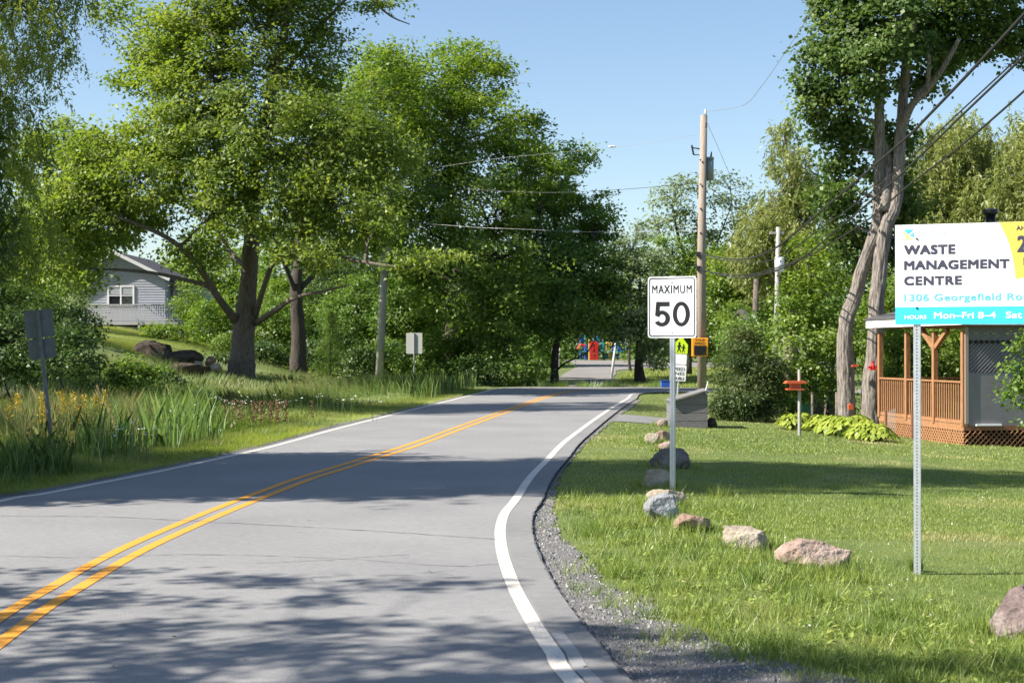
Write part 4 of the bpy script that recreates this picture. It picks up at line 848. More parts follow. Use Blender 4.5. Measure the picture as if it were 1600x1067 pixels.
def perforated_post(parent, z0, z1, w, y=0, pitch=.0254, hr=.006, m=None, x=0):
    """square steel tube with a row of punched holes down the front and back"""
    mb = MB(); n = int((z1-z0)/pitch)+1; h = w/2
    for side in (-1, 1):
        for i in range(n):
            zc = z0+(i+.5)*pitch; b = len(mb.v); yy = y+side*h
            for k in range(8): a = R(22.5+45*k); mb.v.append(Vector((x+hr*math.cos(a), yy, zc+hr*math.sin(a))))
            for (cx, cz) in ((h, pitch/2), (-h, pitch/2), (-h, -pitch/2), (h, -pitch/2)): mb.v.append(Vector((x+cx, yy, zc+cz)))
            F_ = [(b+8, b+9, b+2, b+1), (b+9, b+10, b+4, b+3), (b+9, b+3, b+2), (b+10, b+11, b+6, b+5), (b+10, b+5, b+4), (b+11, b+8, b+0, b+7), (b+11, b+7, b+6), (b+8, b+1, b+0)]
            mb.f += F_ if side > 0 else [tuple(reversed(f)) for f in F_]
    zt = z0+n*pitch; b = len(mb.v)
    for z in (z0, zt):
        for cx, cy in ((-h, -h), (h, -h), (h, h), (-h, h)): mb.v.append(Vector((x+cx, y+cy, z)))
    mb.f += [(b+1, b+2, b+6, b+5), (b+3, b+0, b+4, b+7)]
    return mb.build('post', m or M_galv, parent)
def disc(name, x, z, r, y, m, parent, t=.006):
    return MB().prism([(x+r*math.cos(6.283*k/10), z+r*math.sin(6.283*k/10)) for k in range(10)], y-t, y).build(name, m, parent)

# ------------------------------------------------------------------ MAXIMUM 50 sign
Ys = 18.0; x = (1050-CX)/F*Ys; gz = Gz(x, Ys); sg = empty('speed_limit_sign', (x, Ys, gz), 'white MAXIMUM 50 speed limit sign on a perforated steel post', 'road sign', None, R(-21))
k = Ys/F; zz = lambda py: H+(HY-py)*k-gz
perforated_post(sg, -.1, zz(434), .058, .03)
w = .305; z0, z1 = zz(528), zz(432); hgt = z1-z0
MB().prism(rrect(-w, z0, w, z1, .035), -.004, 0).build('panel', M_signw, sg)
ring('border', rrect(-w+.018, z0+.018, w-.018, z1-.018, .028), rrect(-w+.03, z0+.03, w-.03, z1-.03, .02), -.0055, -.004, M_signb, sg)
text(sg, 'MAXIMUM', -w+.056, z0+hgt*.725, hgt*.135, 2*w-.112, M_signb, -.0055, .012, space=1.15)
# the numerals as drawn shapes: heavy highway figures
def arc(cx, cz, rx, rz, a0, a1, n=14): return [(cx+rx*math.cos(R(a0+(a1-a0)*i/n)), cz+rz*math.sin(R(a0+(a1-a0)*i/n))) for i in range(n+1)]
nz0 = z0+hgt*.185; nh = hgt*.405; th = nh*.25
# 0
cx = .118; ro = arc(cx, nz0+nh/2, .108, nh/2, 0, 360, 32)[:-1]; ri = arc(cx, nz0+nh/2, .108-th*.72, nh/2-th*.62, 0, 360, 32)[:-1]
ring('numeral', ro, ri, -.0055, -.004, M_signb, sg)
# 5
def poly_strip(name, A, B, y0, y1, m, parent):
    mb = MB(); n = len(A)
    for pts in (A, B):
        for (px_, pz_) in pts: mb.v.append(Vector((px_, y0, pz_)))
    for i in range(n-1): mb.f.append((i, i+1, n+i+1, n+i))
    return mb.build(name, m, parent)
def n5(u, v): return (-.218+u*.20, nz0+v*nh)
out = [n5(.95, 1.0), n5(.12, 1.0), n5(.02, .46), n5(.25, .40)]
ins = [n5(.95, .83), n5(.32, .83), n5(.26, .62), n5(.30, .52)]
oa = [(u, v) for u, v in arc(.46, .325, .52, .325, 118, -152, 22)]; ia = [(u, v) for u, v in arc(.46, .325, .22, .165, 118, -152, 22)]
# outer/inner curve of the bowl
A = [n5(*p) for p in [(.95, 1.0), (.10, 1.0), (.03, .44)]]; B = [n5(*p) for p in [(.95, .81), (.34, .81), (.28, .44)]]
poly_strip('numeral', A, B, -.0055, 0, M_signb, sg)
poly_strip('numeral', [n5(*p) for p in oa], [n5(*p) for p in ia], -.0056, 0, M_signb, sg)
poly_strip('numeral', [n5(.03, .44), n5(.24, .585)], [n5(.27, .38), n5(.38, .47)], -.0057, 0, M_signb, sg)
for zc in (z1-.075, z0+.065): disc('bolt', 0, zc, .009, -.004, M_galvd, sg, .005)

# ------------------------------------------------------------------ waste management board
Yw = 11.72; xw = (1432.5-CX)/F*Yw; gw = Gz(xw, Yw)
wb = empty('information_board', (xw, Yw, gw), 'white, yellow and cyan waste management centre board on a perforated post', 'sign board', None, R(-20))
perforated_post(wb, -.1, 2.62, .054, .032)
perforated_post(wb, -.1, 2.62, .054, .032, x=.96)
s = Yw/F; zt = H+(HY-351)*s-gw; zb = H+(HY-507)*s-gw; ux = -.166; W = 1.2
tp_ = lambda u: ux+u*.905
sc_v = (zt-zb)/.785
vz = lambda v: zt-v*sc_v
MB().box((ux+W/2, -.0005, (zt+zb)/2), (W, .005, zt-zb)).build('panel', M_bwhite, wb)
MB().box((ux+W/2, -.004, (vz(.648)+zb)/2), (W-.0, .002, vz(.648)-zb)).build('cyan_band', M_bcyan, wb)
wed = [(.872, 0.0), (.90, .05), (.93, .11), (.955, .17), (.975, .24), (.99, .31), (1.0, .37), (1.006, .435)] + [(1.12, .425), (1.22, .405), (1.32, .37), (1.32, 0)]
MB().prism([(tp_(u), vz(v)-(.001 if v == 0 else 0)) for u, v in wed], -.005, -.003).build('amber_corner', M_byel, wb)
T = lambda st, u0, u1, v0, v1, m, o=.02, yy=-.0045, name='lettering', sp=1.0: text(wb, st, tp_(u0), vz(v1), (v1-v0)*sc_v, (u1-u0)*.905, m, yy, o*.8, name=name, space=sp)
T('WASTE', .076, .51, .160, .237, M_bnavy, .055, sp=1.12); T('MANAGEMENT', .076, .957, .282, .356, M_bnavy, .055, sp=1.08); T('CENTRE', .076, .564, .405, .478, M_bnavy, .055, sp=1.12)
T('1306 Georgefield Road', .076, 1.17, .545, .602, M_bltq, .035, sp=1.08)
T('EAST HANTS', .195, .563, .050, .092, M_bpale, .02, sp=1.1)
T('HOURS', .08, .267, .712, .742, M_bwhite, .022, -.0065); T('Mon\u2013Fri 8\u20134', .33, .846, .688, .740, M_bwhite, .022, -.0065); T('Sat', .927, 1.06, .688, .740, M_bwhite, .022, -.0065)
T('AHEAD', 1.013, 1.19, .030, .066, M_bnavy, .03, -.0065); T('2', 1.02, 1.10, .105, .235, M_bnavy, .035, -.0065); T('km', 1.07, 1.16, .275, .335, M_bnavy, .03, -.0065)
# emblem
def tri(pts, m): MB().prism([(tp_(u), vz(v)) for u, v in pts], -.0055, -.003).build('emblem_piece', m, wb)
tri([(.110, .075), (.155, .038), (.075, .038)], M_bcyan); tri([(.110, .082), (.072, .045), (.072, .082), (.09, .095)], M_bgrn); tri([(.155, .112), (.112, .082), (.075, .112)], M_bgrn); tri([(.158, .100), (.158, .062), (.118, .082)], M_bltq)
for u, v in ((.185, .112), (.185, .655)): disc('bolt', tp_(u), vz(v), .008, -.0055, M_blackm, wb, .006)

# ------------------------------------------------------------------ the other signs
b = at(84, 722, 12, 40); s = b.y/F
M_shadeback = mat('shade darkened sign back', (.13, .145, .15), .6, .2, .2, 10)  # tree shade on this sign is put into a darker metal colour
ls = empty('sign_back', b, 'leaning road sign seen from behind with two shade darkened panels, at the left edge', 'road sign', None, R(8)); ls.rotation_euler = (0, R(-6), R(8))
hz = (722-483)*s
MB().tube([(0, 0, -.1), (0, 0, hz)], .032, 8).build('post', M_shadeback, ls)
MB().prism(rrect(-.21, hz-.42, .21, hz, .02, 3), .04, .046).build('panel', M_shadeback, ls); MB().prism(rrect(-.20, hz-.74, .20, hz-.44, .02, 3), .04, .046).build('panel', M_shadeback, ls)
b = at(647, 606, 30, 90); s = b.y/F
rs = empty('sign_back', b, 'small pale sign seen from behind beside the leaning pale pole', 'road sign', None, R(-6))
hz = (606-520)*s
MB().tube([(0, 0, -.1), (0, 0, hz)], .03, 8).build('post', M_galvd, rs); MB().prism(rrect(-.36, hz-.92, .36, hz, .04, 3), .035, .043).build('panel', mat('pale aluminium sign back', (.5, .5, .48), .5, .1), rs)
# school crossing assembly with three plates
Yc = 46.0; xc = (1057-CX)/F*Yc; gc = Gz(xc, Yc); s = Yc/F
cs = empty('school_zone_sign', (xc, Yc, gc), 'yellow green school sign above two white plates on a leaning post', 'road sign', None, R(-5)); cs.rotation_euler = (0, R(4), R(-5))
zc_ = lambda py: H+(HY-py)*s-gc
MB().tube([(0, 0, -.1), (0, 0, zc_(535))], .03, 6).build('post', M_galv, cs)
u = s
MB().prism([(-11*u, zc_(552)), (11*u, zc_(552)), (11*u, zc_(538)), (0, zc_(525)), (-11*u, zc_(538))], -.04, -.034).build('panel', M_lime, cs)
MB().prism(rrect(-11.5*u, zc_(569), 10.5*u, zc_(553), .03, 3), -.04, -.034).build('panel', M_signw, cs)
MB().prism(rrect(-14*u, zc_(595), 11*u, zc_(570), .03, 3), -.04, -.034).build('panel', M_signw, cs)
for i, (tx, pb) in enumerate((('SPEED', 579), ('FINES', 586), ('DOUBLE', 593.5))): text(cs, tx, -12*u, zc_(pb), 5*u, 21*u, M_signb, -.042, .02)
def walker(dx, sc_):
    mb = MB(); f = lambda x, z: ((dx+x*sc_)*u, zc_(550)+z*sc_*u)
    for pts in ([f(-1.5, 6), f(1.5, 6), f(2, 12), f(-1.5, 12)], [f(-3, 0), f(-1.5, 0), f(.8, 6), f(-1.2, 6)], [f(1.8, 0), f(3.2, 0), f(1.5, 6), f(0, 6)], [f(1.5, 9), f(4, 7), f(4.2, 8), f(1.8, 12)], [f(-1, 12), f(-3.6, 8), f(-2.8, 7.6), f(-.6, 10)], arc(dx*u, zc_(550)+14*sc_*u, 1.8*sc_*u, 1.8*sc_*u, 0, 330, 8)):
        mb.prism(pts, -.043, -.0405)
    mb.build('walking_figure', M_signb, cs)
walker(-2.5, 1.0); walker(4.2, .8)

# ------------------------------------------------------------------ utility poles and wires
Yp = 53.8; xp = (1097-CX)/F*Yp; gpz = Gz(xp, Yp); s = Yp/F
up = empty('utility_pole', (xp, Yp, gpz), 'tall brown wooden utility pole behind the speed limit sign', 'utility pole')
L = lambda px, py, dy=0: P(px, py, Yp+dy)-Vector((xp, Yp, gpz))
MB().tube([Vector((0, 0, -.2)), L(1096, 400), L(1100, 180)], [.175, .155, .125], 14).build('pole', M_wood, up, True)
MB().tube([L(1103, 200, -.1), L(1102, 178, -.05)], .03, 6).build('top_pin', M_cable, up); MB().tube([L(1102.5, 178, -.05), L(1102.5, 171, -.05)], [.05, .035], 8).build('insulator', M_canw, up)
tr = MB(); tr.tube([L(1108.5, 282, .15), L(1108.5, 248, .15)], .16, 12).build('transformer', M_porc, up, True)
MB().tube([L(1108.5, 249, .15), L(1108.5, 246, .15)], .175, 12).build('transformer_lid', M_porc, up); MB().tube([L(1111, 246, .15), L(1112, 237, .15)], [.04, .02], 6).build('bushing', M_cable, up)
mb = MB(); mb.bar(L(1096, 233), L(1082, 231), .04, .04); mb.bar(L(1096, 242), L(1084, 242), .03, .03); mb.build('cutout_arm', M_cable, up)
MB().bar(L(1081, 227), L(1084, 242), .06, .06).build('fuse_cutout', M_cable, up)
for py in (397, 419): MB().box(L(1091, py, -.12), (.14, .14, .16)).build('cable_clamp', M_cable, up)
for i in range(5): MB().box(L(1094.5+i*.1, 250+i*38, -.16), (.05, .05, .05)).build('bolt', M_cable, up)
# your-speed board fixed to the pole
sb = empty('speed_display', P(1093.5, 557, Yp-.35), 'orange YOUR SPEED display with a dark screen fixed to the utility pole', 'speed display')
u = s; MB().box((0, 0, 14.5*u), (25*u, .14, 29*u)).build('case', M_orange, sb, bevel=.01); MB().box((0, -.075, 9.5*u), (19*u, .02, 15*u)).build('screen', M_signb, sb)
text(sb, 'YOUR', -8*u, 23.5*u, 4*u, 16*u, M_signb, -.073, .01); text(sb, 'SPEED', -8.5*u, 18.2*u, 4*u, 17*u, M_signb, -.073, .01)
# leaning pale pole left
b = gbase(592, 70); lp = empty('utility_pole', b, 'leaning pale weathered utility pole among the left trees', 'utility pole')
tpq = P(607, 274, 70)
MB().tube([Vector((0, 0, -.2)), (tpq-b)*.5, tpq-b], [.2, .175, .13], 14).build('pole', M_woodl, lp, True)
MB().box((tpq-b)+Vector((0, -.1, -.4)), (1.6, .1, .12)).build('crossarm', M_woodl, lp)
MB().box(P(605, 393, 69.75)-b, (.3, .25, .5)).build('junction_box', M_galvd, lp)
# far pole with pale transformer can
Yf = 62; b = gbase(1212, Yf); fp = empty('utility_pole', b, 'far thin pole with a pale transformer can among the willows', 'utility pole')
MB().tube([Vector((0, 0, 0)), P(1216, 355, Yf)-b], [.13, .09], 10).build('pole', M_woodl, fp, True)
MB().tube([P(1218, 425, Yf-.35)-b, P(1218, 402, Yf-.35)-b], .2, 12).build('transformer', M_canw, fp, True); MB().bar(P(1203, 364, Yf)-b, P(1224, 364, Yf)-b, .1, .1).build('crossarm', M_woodl, fp)
# wires
def wire(label, pts, r, m, group, name='overhead_wire', n=6):
    root = MB().tube(spline(pts, n), r, 5, False).build(name, m); return tag(root, label, 'wire', group)
nearx = lambda px, py, x: (lambda Y: P(px, py, Y))(F*x/(px-CX))
def bundle(xs, y0, p0, pxs):
    pts = [P(p0[0], p0[1], Yp)]
    for (px, py, x) in pxs: pts.append(nearx(px, py, x))
    d = pts[-1]-pts[-2]; pts.append(pts[-1]+d*1.0+Vector((0, 0, .02*d.length))); return pts
gw_ = 'cables running to the right above the lawn'
wire('thick black cable from the upper clamp of the utility pole, highest at the right edge', bundle(0, 0, (1093, 397), [(1150, 405.5, 6.98), (1200, 394, 7.0), (1259, 350, 7.02), (1404, 226, 7.05), (1450, 182, 7.06), (1600, 23, 7.1)]), .026, M_cable, gw_, 'overhead_cable')
wire('thin cable of the middle pair at the right edge, upper one', bundle(0, 0, (1093, 400), [(1150, 409, 7.0), (1210, 405, 7.1), (1290, 352, 7.15), (1351, 308, 7.2), (1410, 259, 7.2), (1509, 167, 7.2), (1600, 82, 7.2)]), .013, M_cable, gw_, 'overhead_cable')
wire('black cable from the lower clamp, lower one of the middle pair at the right edge', bundle(0, 0, (1093, 420), [(1130, 430, 6.9), (1170, 433, 6.9), (1240, 411, 6.95), (1318, 350, 7.0), (1404, 276, 7.0), (1505, 179, 7.0), (1600, 88, 7.0)]), .019, M_cable, gw_, 'overhead_cable')
wire('lowest black cable reaching the right edge just above the board', bundle(0, 0, (1093, 422), [(1130, 428, 7.0), (1180, 428, 7.0), (1250, 405, 7.1), (1290, 385, 7.1), (1361, 340, 7.1), (1417, 292, 7.1), (1499, 230, 7.1), (1600, 143, 7.1)]), .017, M_cable, gw_, 'overhead_cable')
wire('thin high wire rising from the top of the utility pole to the upper edge', [P(1102, 175, Yp), nearx(1160, 165, 7.0), nearx(1190, 135, 7.0), nearx(1225, 85, 7.0), nearx(1280, 0, 7.0), nearx(1340, -100, 7.0)], .008, M_wire, None)
wire('guy wire slanting down right from the top of the utility pole', [P(1104, 190, Yp), P(1137, 265, Yp+3), Vector((13, 62, 0))], .008, M_wire, None)
gl = 'wires crossing the road to the leaning pole'
wire('dark wire crossing the sky left of the utility pole', [P(1094, 286, Yp), P(1055, 289, 56), P(1000, 294, 59), P(940, 298, 62), P(850, 301, 65), P(740, 296, 68), P(607, 282, 70)], .010, M_cable, gl)
wire('thin pale wire carrying the white splice in the sky', [P(1094, 210, Yp), P(1040, 219, 56), P(958, 230, 59), P(880, 238, 62), P(760, 250, 66), P(607, 274, 70)], .005, M_wire, gl)
wire('pale wire low across the dense crowns carrying a splice', [P(1094, 360, Yp), P(1030, 362, 56), P(970, 363, 58), P(900, 362, 60), P(810, 358, 64), P(740, 355, 66), P(607, 345, 70)], .007, M_wire, gl)
wire('thin dark service drop between the utility pole and the far willow pole', [P(1098, 400, Yp), P(1150, 440, 66), P(1212, 395, Yf)], .01, M_cable, None)
for (px, py, Y, lab) in ((957, 229, 59, 'white splice box on the high thin wire in the sky'), (900, 362, 60, 'white splice box on the low pale wire before the trees')):
    p = P(px, py, Y); o = MB().tube([Vector((-.14, 0, 0)), Vector((-.1, 0, 0)), Vector((.1, 0, 0)), Vector((.14, 0, 0))], [.02, .045, .045, .02], 8).build('splice_box', M_canw); o.location = p; tag(o, lab, 'wire splice')
for (px, Y) in ((1181, 66),):
    b = gbase(px, Y); o = MB().tube([Vector((0, 0, 0)), P(1179, 520, Y)-b, P(1182, 436, Y)-b], [.16, .14, .12], 10, rough=bark_rough(3)).build('dead_trunk', M_bark, None, True); o.location = b; tag(o, 'grey dead trunk standing left of the far transformer pole', 'dead tree')
b = at(955, 592, 60, 120); o = MB().tube([Vector((0, 0, -.1)), P(962, 535, b.y)-b], [.07, .06], 8).build('leaning_post', M_canw, None, True); o.location = b; tag(o, 'thin pale leaning post on the grass before the playground', 'post')

# ------------------------------------------------------------------ grey wooden box beside the road
Yb = 34.2; s = Yb/F; x0, x1 = (1050-CX)*s, (1104-CX)*s; zg = Gz(x0, Yb)
zpx = lambda py: H+(HY-py)*s-zg
bx = empty('wooden_bin', (x0, Yb, zg), 'weathered grey wooden box with sloping lid beside the utility pole', 'wooden box')
zl_, zr_, wd, dp = zpx(627), zpx(611), x1-x0, 1.0
zs = [zpx(669), zpx(658), zpx(645), zpx(632)]
top = lambda x: zl_+(zr_-zl_)*x/wd
for i in range(4):
    a, c = zs[i]+.006, (zs[i+1]-.004 if i < 3 else None)
    pts = [(0, a), (wd, a), (wd, c if c else top(wd)-.01), (0, c if c else top(0)-.01)]
    MB().prism(pts, 0, .022+.004*(i % 2)).build('board', M_greyboard, bx)
for i in range(4):
    a, c = zs[i]+.006, (zs[i+1]-.004 if i < 3 else zl_-.01)
    MB().box((-.012, dp/2, (a+c)/2), (.022, dp, c-a)).build('board', M_greyboard, bx)
MB().box((wd+.012, dp/2, (zs[0]+zr_)/2), (.022, dp, zr_-zs[0]-.02)).build('side_panel', M_greyboard, bx); MB().box((wd/2, dp, (zs[0]+zl_)/2), (wd, .02, zl_-zs[0]-.02)).build('back_panel', M_greyboard, bx)
an = math.atan2(zr_-zl_, wd)
MB().box((wd/2-.01, dp/2-.03, (zl_+zr_)/2+.014), (wd/math.cos(an)+.1, dp+.1, .028), Matrix.Rotation(-an, 3, 'Y')).build('lid', M_greyboard, bx)
MB().tube([(wd+.01, -.02, zr_-.08), (wd-.03, -.02, zr_), (wd+.03, -.02, zr_+.22)], .012, 5).build('latch_rod', M_canw, bx)
b = at(1040, 606, 40, 70); o = empty('recycling_bin', b, 'dark blue bin on the grass behind the school sign', 'bin')
MB().box((0, 0, .16), (.42, .34, .3)).build('tub', M_blue, o, bevel=.02); MB().box((0, 0, .325), (.46, .38, .03)).build('rim', M_blue, o)

# ------------------------------------------------------------------ porch
PC = Vector((9.22, 30.0, 0)); PC.z = Gz(9.22, 30.0); d_ = Vector((-.155, 1, 0)).normalized(); ang = math.atan2(-d_.x, d_.y)
po = empty('porch', PC, 'orange brown stained porch with railing, lattice skirt and grey panel behind the board', 'porch', None, ang)
# local: +y runs back along the left side, +x to the right along the front
zP = lambda py, Y=30: H+(HY-py)*Y/F-PC.z
zd = zP(665); zr2 = zP(597); zrf = zP(508); LEN = 4.3
MB().box((1.6, LEN/2, zd-.06), (3.2-.02, LEN-.02, .05)).build('deck_floor', M_stain2, po)
MB().box((-.015, LEN/2, zd-.045), (.03, LEN, .13)).build('side_fascia', M_stain, po)
MB().box((1.6, -.018, zd-.05), (3.26, .03, .10)).build('front_fascia', M_stain2, po)
# balustrade on the left side
MB().box((.0, LEN/2, zr2), (.09, LEN-.12, .035)).build('handrail', M_stain, po); MB().box((.0, LEN/2, zd+.07), (.04, LEN-.12, .07)).build('bottom_rail', M_stain, po)
bal = MB().box((0, 0, 0), (.032, .032, zr2-zd-.12)).build('baluster', M_stain, po); n = 38
for i in range(n):
    o = bal if i == 0 else bal.copy()
    if i: COL.objects.link(o)
    o.location = (0, .14+(LEN-.28)*i/(n-1), (zr2+zd)/2+.035)
for yy in (.0, 1.35, 2.75, LEN-.05): MB().box((.0, yy+.03, (zd+zrf)/2-.06), (.1, .1, zrf-zd-.1)).build('post', M_stain, po)
MB().bar((0, 1.42, zrf-.45), (0, 2.0, zrf-.08), .09, .09).build('brace', M_stain, po); MB().bar((0, 1.32, zrf-.45), (0, .75, zrf-.08), .09, .09).build('brace', M_stain, po)
MB().box((3.0, LEN, (zd+zrf)/2-.06), (.1, .1, zrf-zd-.1)).build('post', M_stain2, po)
MB().box((1.5, LEN-.02, zr2), (3.0, .08, .035)).build('handrail', M_stain, po)
b2_ = bal.data
for i in range(22):
    o = bpy.data.objects.new('baluster', b2_); COL.objects.link(o); o.parent = po; o.location = (.15+2.8*i/21, LEN-.02, (zr2+zd)/2+.035)
# roof
zt_ = zrf+.02
MB().box((1.5, LEN/2, zt_-.01), (3.3, LEN+.5, .04)).build('ceiling', M_stain2, po)
MB().box((-.2, LEN/2, zt_+.07), (.03, LEN+.62, .17)).build('fascia', M_fascia, po); MB().box((1.5, -.27, zt_+.07), (3.36, .03, .17)).build('fascia', M_fascia, po)
rf = MB(); rf.prism([(-.24, zt_+.16), (3.4, zt_+.16), (3.4, zt_+.55), (1.6, zt_+.62), (-.24, zt_+.2)], -.3, LEN+.35); rf.build('roof', M_roof, po)
# front: grey boards, lattice, solid grey panel
zA, zB, zC, zD = zP(665), zP(582), zP(533), zP(509)
MB().box((1.62, -.01, (zA+zB)/2), (3.1, .03, zB-zA)).build('grey_panel', M_greyp, po)
for j in range(2): MB().box((1.62, -.012+.004*j, zC+(zD-zC)*(j+.5)/2), (3.1, .025, (zD-zC)/2-.008)).build('upper_board', M_greyboard, po)
MB().box((.03, -.035, (zd+zrf)/2), (.07, .03, zrf-zd-.08)).build('corner_trim', mat('pale brown trim', (.33, .26, .22), .7), po)
MB().box((1.62, .10, (zB+zC)/2), (3.1, .02, zC-zB+.04)).build('dark_backing', M_greyp, po)
def lattice(x0_, x1_, z0_, z1_, y, step, w_, m, both, parent, nm='lattice_slat', axis='x'):
    hgt_ = z1_-z0_; k_ = 0
    for dr, yo in (((1, 0), (-1, .012)) if both else ((1, 0),)):
        x_ = x0_-hgt_
        while x_ < x1_:
            a = [x_, z0_]; c = [x_+hgt_, z1_]
            if a[0] < x0_: a[1] += x0_-a[0]; a[0] = x0_
            if c[0] > x1_: c[1] -= c[0]-x1_; c[0] = x1_
            if c[0]-a[0] > .03:
                if dr < 0: a[1], c[1] = z0_+z1_-a[1], z0_+z1_-c[1]
                mb = MB(); pa, pc = ((a[0], y+yo, a[1]), (c[0], y+yo, c[1])) if axis == 'x' else ((y+yo, a[0], a[1]), (y+yo, c[0], c[1]))
                mb.bar(pa, pc, *((w_, .008) if axis == 'x' else (.008, w_))); mb.build(nm, m, parent)
            x_ += step
lattice(.1, 3.1, zB, zC-.03, -.015, .085, .035, M_silver, False, po)
vb = MB()
for i in range(26): vb.box((.12+i*.118, -.03, zC-.015), (.05, .03, .07))
vb.build('scalloped_trim', M_dark, po)
zG = -.08
lattice(.0, 3.2, zG, zd-.11, -.03, .115, .038, M_stain, True, po)
lattice(0, LEN, zG, zd-.11, -.02, .115, .038, M_stain, True, po, axis='y')
MB().box((1.6, LEN/2, .1), (3.0, LEN-.3, .3)).build('crawlspace_shade', M_dark, po)  # black filler painted as the shade behind the lattice skirt
MB().box((.5, -.05, zd+.015), (.55, .05, .035)).build('white_rag', M_trim, po)
# little house body behind the board, with its stove pipe
hb = empty('cottage', Vector((12.6, 34.6, Gz(12.6, 34.6))), 'small cottage behind the board, only its black stove pipe showing above', 'cottage')
MB().box((3.0, 2.5, 1.35), (5.2, 3.4, 2.7)).build('wall', M_siding, hb); MB().prism([(0, 2.7), (6, 2.7), (3, 3.6)], -.1, 5.2).build('roof', M_roof, hb)
pc = P(1548, 350, 36)-hb.location
MB().tube([(pc.x, pc.y, 2.6), (pc.x, pc.y, P(0, 334, 36).z-hb.location.z)], .12, 12).build('stove_pipe', M_blackm, hb, True)
MB().tube([(pc.x, pc.y, P(0, 336, 36).z-hb.location.z), (pc.x, pc.y, P(0, 333, 36).z-hb.location.z), (pc.x, pc.y, P(0, 328, 36).z-hb.location.z), (pc.x, pc.y, P(0, 326, 36).z-hb.location.z)], [.13, .19, .19, .08], 12).build('pipe_cap', M_blackm, hb)

# ------------------------------------------------------------------ hosta bed, garden fence, feeders
def hosta(seed, label, sz):
    g = np.random.default_rng(seed); root = empty('hosta_plant', (0, 0, 0), label, 'hosta', 'yellow hostas in the bed')
    n = 230; a = g.uniform(0, 6.28, n); t = g.uniform(.15, 1, n); el = 1-t
    r = sz*.75*t; C = np.stack([np.cos(a)*r, np.sin(a)*r, sz*(.75-.45*t**2)*g.uniform(.8, 1.1, n)], 1)
    Lf = g.uniform(.10, .20, n)*sz/.55
    dirv = np.stack([np.cos(a), np.sin(a), -.25-.75*t], 1); nrm = unit(np.stack([np.cos(a)*(.3+.6*t), np.sin(a)*(.3+.6*t), np.ones(n)], 1)+g.normal(0, .18, (n, 3)))
    tag(link('leaves', leaf_quads(C, nrm, unit(dirv), Lf, Lf*.62, np.clip(g.normal(.5, .22, n), 0, 1)), M_hosta, root), kind='stuff')
    mb = MB()
    for i in range(0, n, 3): mb.tube([(0, 0, 0), tuple(C[i])], [.006, .004], 3, False)
    mb.build('stems', M_stemg, root)['kind'] = 'stuff'
    return root
hs = [(1237, 671, .50, 'leftmost hosta, left of the bird feeder post'), (1253, 668, .48, 'hosta right behind the bird feeder post'), (1283, 676, .55, 'hosta between the feeder post and the first garden stake'), (1305, 680, .58, 'hosta in front of the left trunk'),
      (1330, 683, .6, 'hosta in front of the gap between the twin trunks'), (1352, 688, .55, 'front hosta before the right trunk'), (1372, 690, .5, 'rightmost hosta beside the wire netting'), (1342, 673, .5, 'back hosta tucked between the trunks')]
for i, (px, py, sz, lab) in enumerate(hs):
    o = hosta(300+i, lab, sz); o.location = at(px, py, 20, 60)
b = at(1249, 681, 20, 60); s = b.y/F
bf = empty('bird_feeder', b, 'red bird feeder on a grey post by the hosta bed', 'bird feeder')
MB().tube([(0, 0, -.1), (0, 0, (681-577)*s)], .035, 8).build('post', M_woodl, bf)
MB().box((-.1, 0, (681-608)*s), (.36, .28, .03)).build('tray', M_redo, bf); MB().box((-.1, 0, (681-603)*s), (.2, .16, .14)).build('seed_house', M_redo, bf)
MB().prism([(-.32, (681-599)*s), (.14, (681-599)*s), (.1, (681-595)*s), (-.28, (681-595)*s)], -.16, .16).build('feeder_roof', M_redo, bf)
# stakes and netting
fn = empty('garden_fence', at(1268, 664, 20, 60), 'low wire netting on brown stakes around the garden by the twin trunks', 'fence')
st = []
for (px, pyb, pyt) in ((1269, 662, 613), (1290, 655, 612), (1307, 662, 612), (1347, 666, 606), (1384, 688, 640), (1406, 676, 635), (1425, 685, 640), (1393, 650, 600)):
    p = at(px, pyb, 20, 60); h_ = (pyb-pyt)*p.y/F
    MB().tube([p-fn.location+Vector((0, 0, -.1)), p-fn.location+Vector((0, 0, h_))], .03, 6).build('stake', M_stain2 if px > 1380 else M_wood, fn); st.append((p-fn.location, h_))
def net(a, b, name='netting'):
    (p, h1), (q_, h2) = a, b; mb = MB(); L_ = (q_-p).length; nn = max(4, int(L_/.09)); hh = min(h1, h2)
    for i in range(nn+1): c = p.lerp(q_, i/nn); mb.tube([c, c+Vector((0, 0, hh))], .0022, 3, False)
    for j in range(8): mb.tube([p+Vector((0, 0, hh*j/7.0)), q_+Vector((0, 0, hh*j/7.0))], .0022, 3, False)
    mb.build(name, M_mesh, fn)['kind'] = 'stuff'
net(st[0], st[1]); net(st[1], st[2]); net(st[4], st[5]); net(st[5], st[6]); net(st[3], st[7])
p = at(1392, 674, 20, 60); o = MB().tube([(0, 0, 0), (0, 0, .03), (0, 0, .26), (0, 0, .28)], [.1, .13, .16, .15], 14).build('garden_pot', mat('blue and white glazed pot', (.55, .62, .7), .3, 0, .3, 14, 0, (.08, .2, .4)), None, True); o.location = p; tag(o, 'blue and white glazed pot inside the wire netting', 'pot')
def hang(px, py, Y, lab, nm):
    o = empty(nm, P(px, py, Y), lab, 'feeder'); 
    MB().tube([(0, 0, -.10), (0, 0, -.03), (0, 0, .05), (0, 0, .09)], [.05, .06, .03, .04], 8).build('bottle', M_red, o); MB().prism([(x_*.09, -.13+z_*.04) for x_, z_ in ((-1, 0), (1, 0), (.6, 1), (-.6, 1))], -.06, .06).build('dish', M_red, o)
    for sx in (-1, 1): MB().box((sx*.09, -.02, -.06), (.06, .05, .06)).build('flower_port', M_red, o)
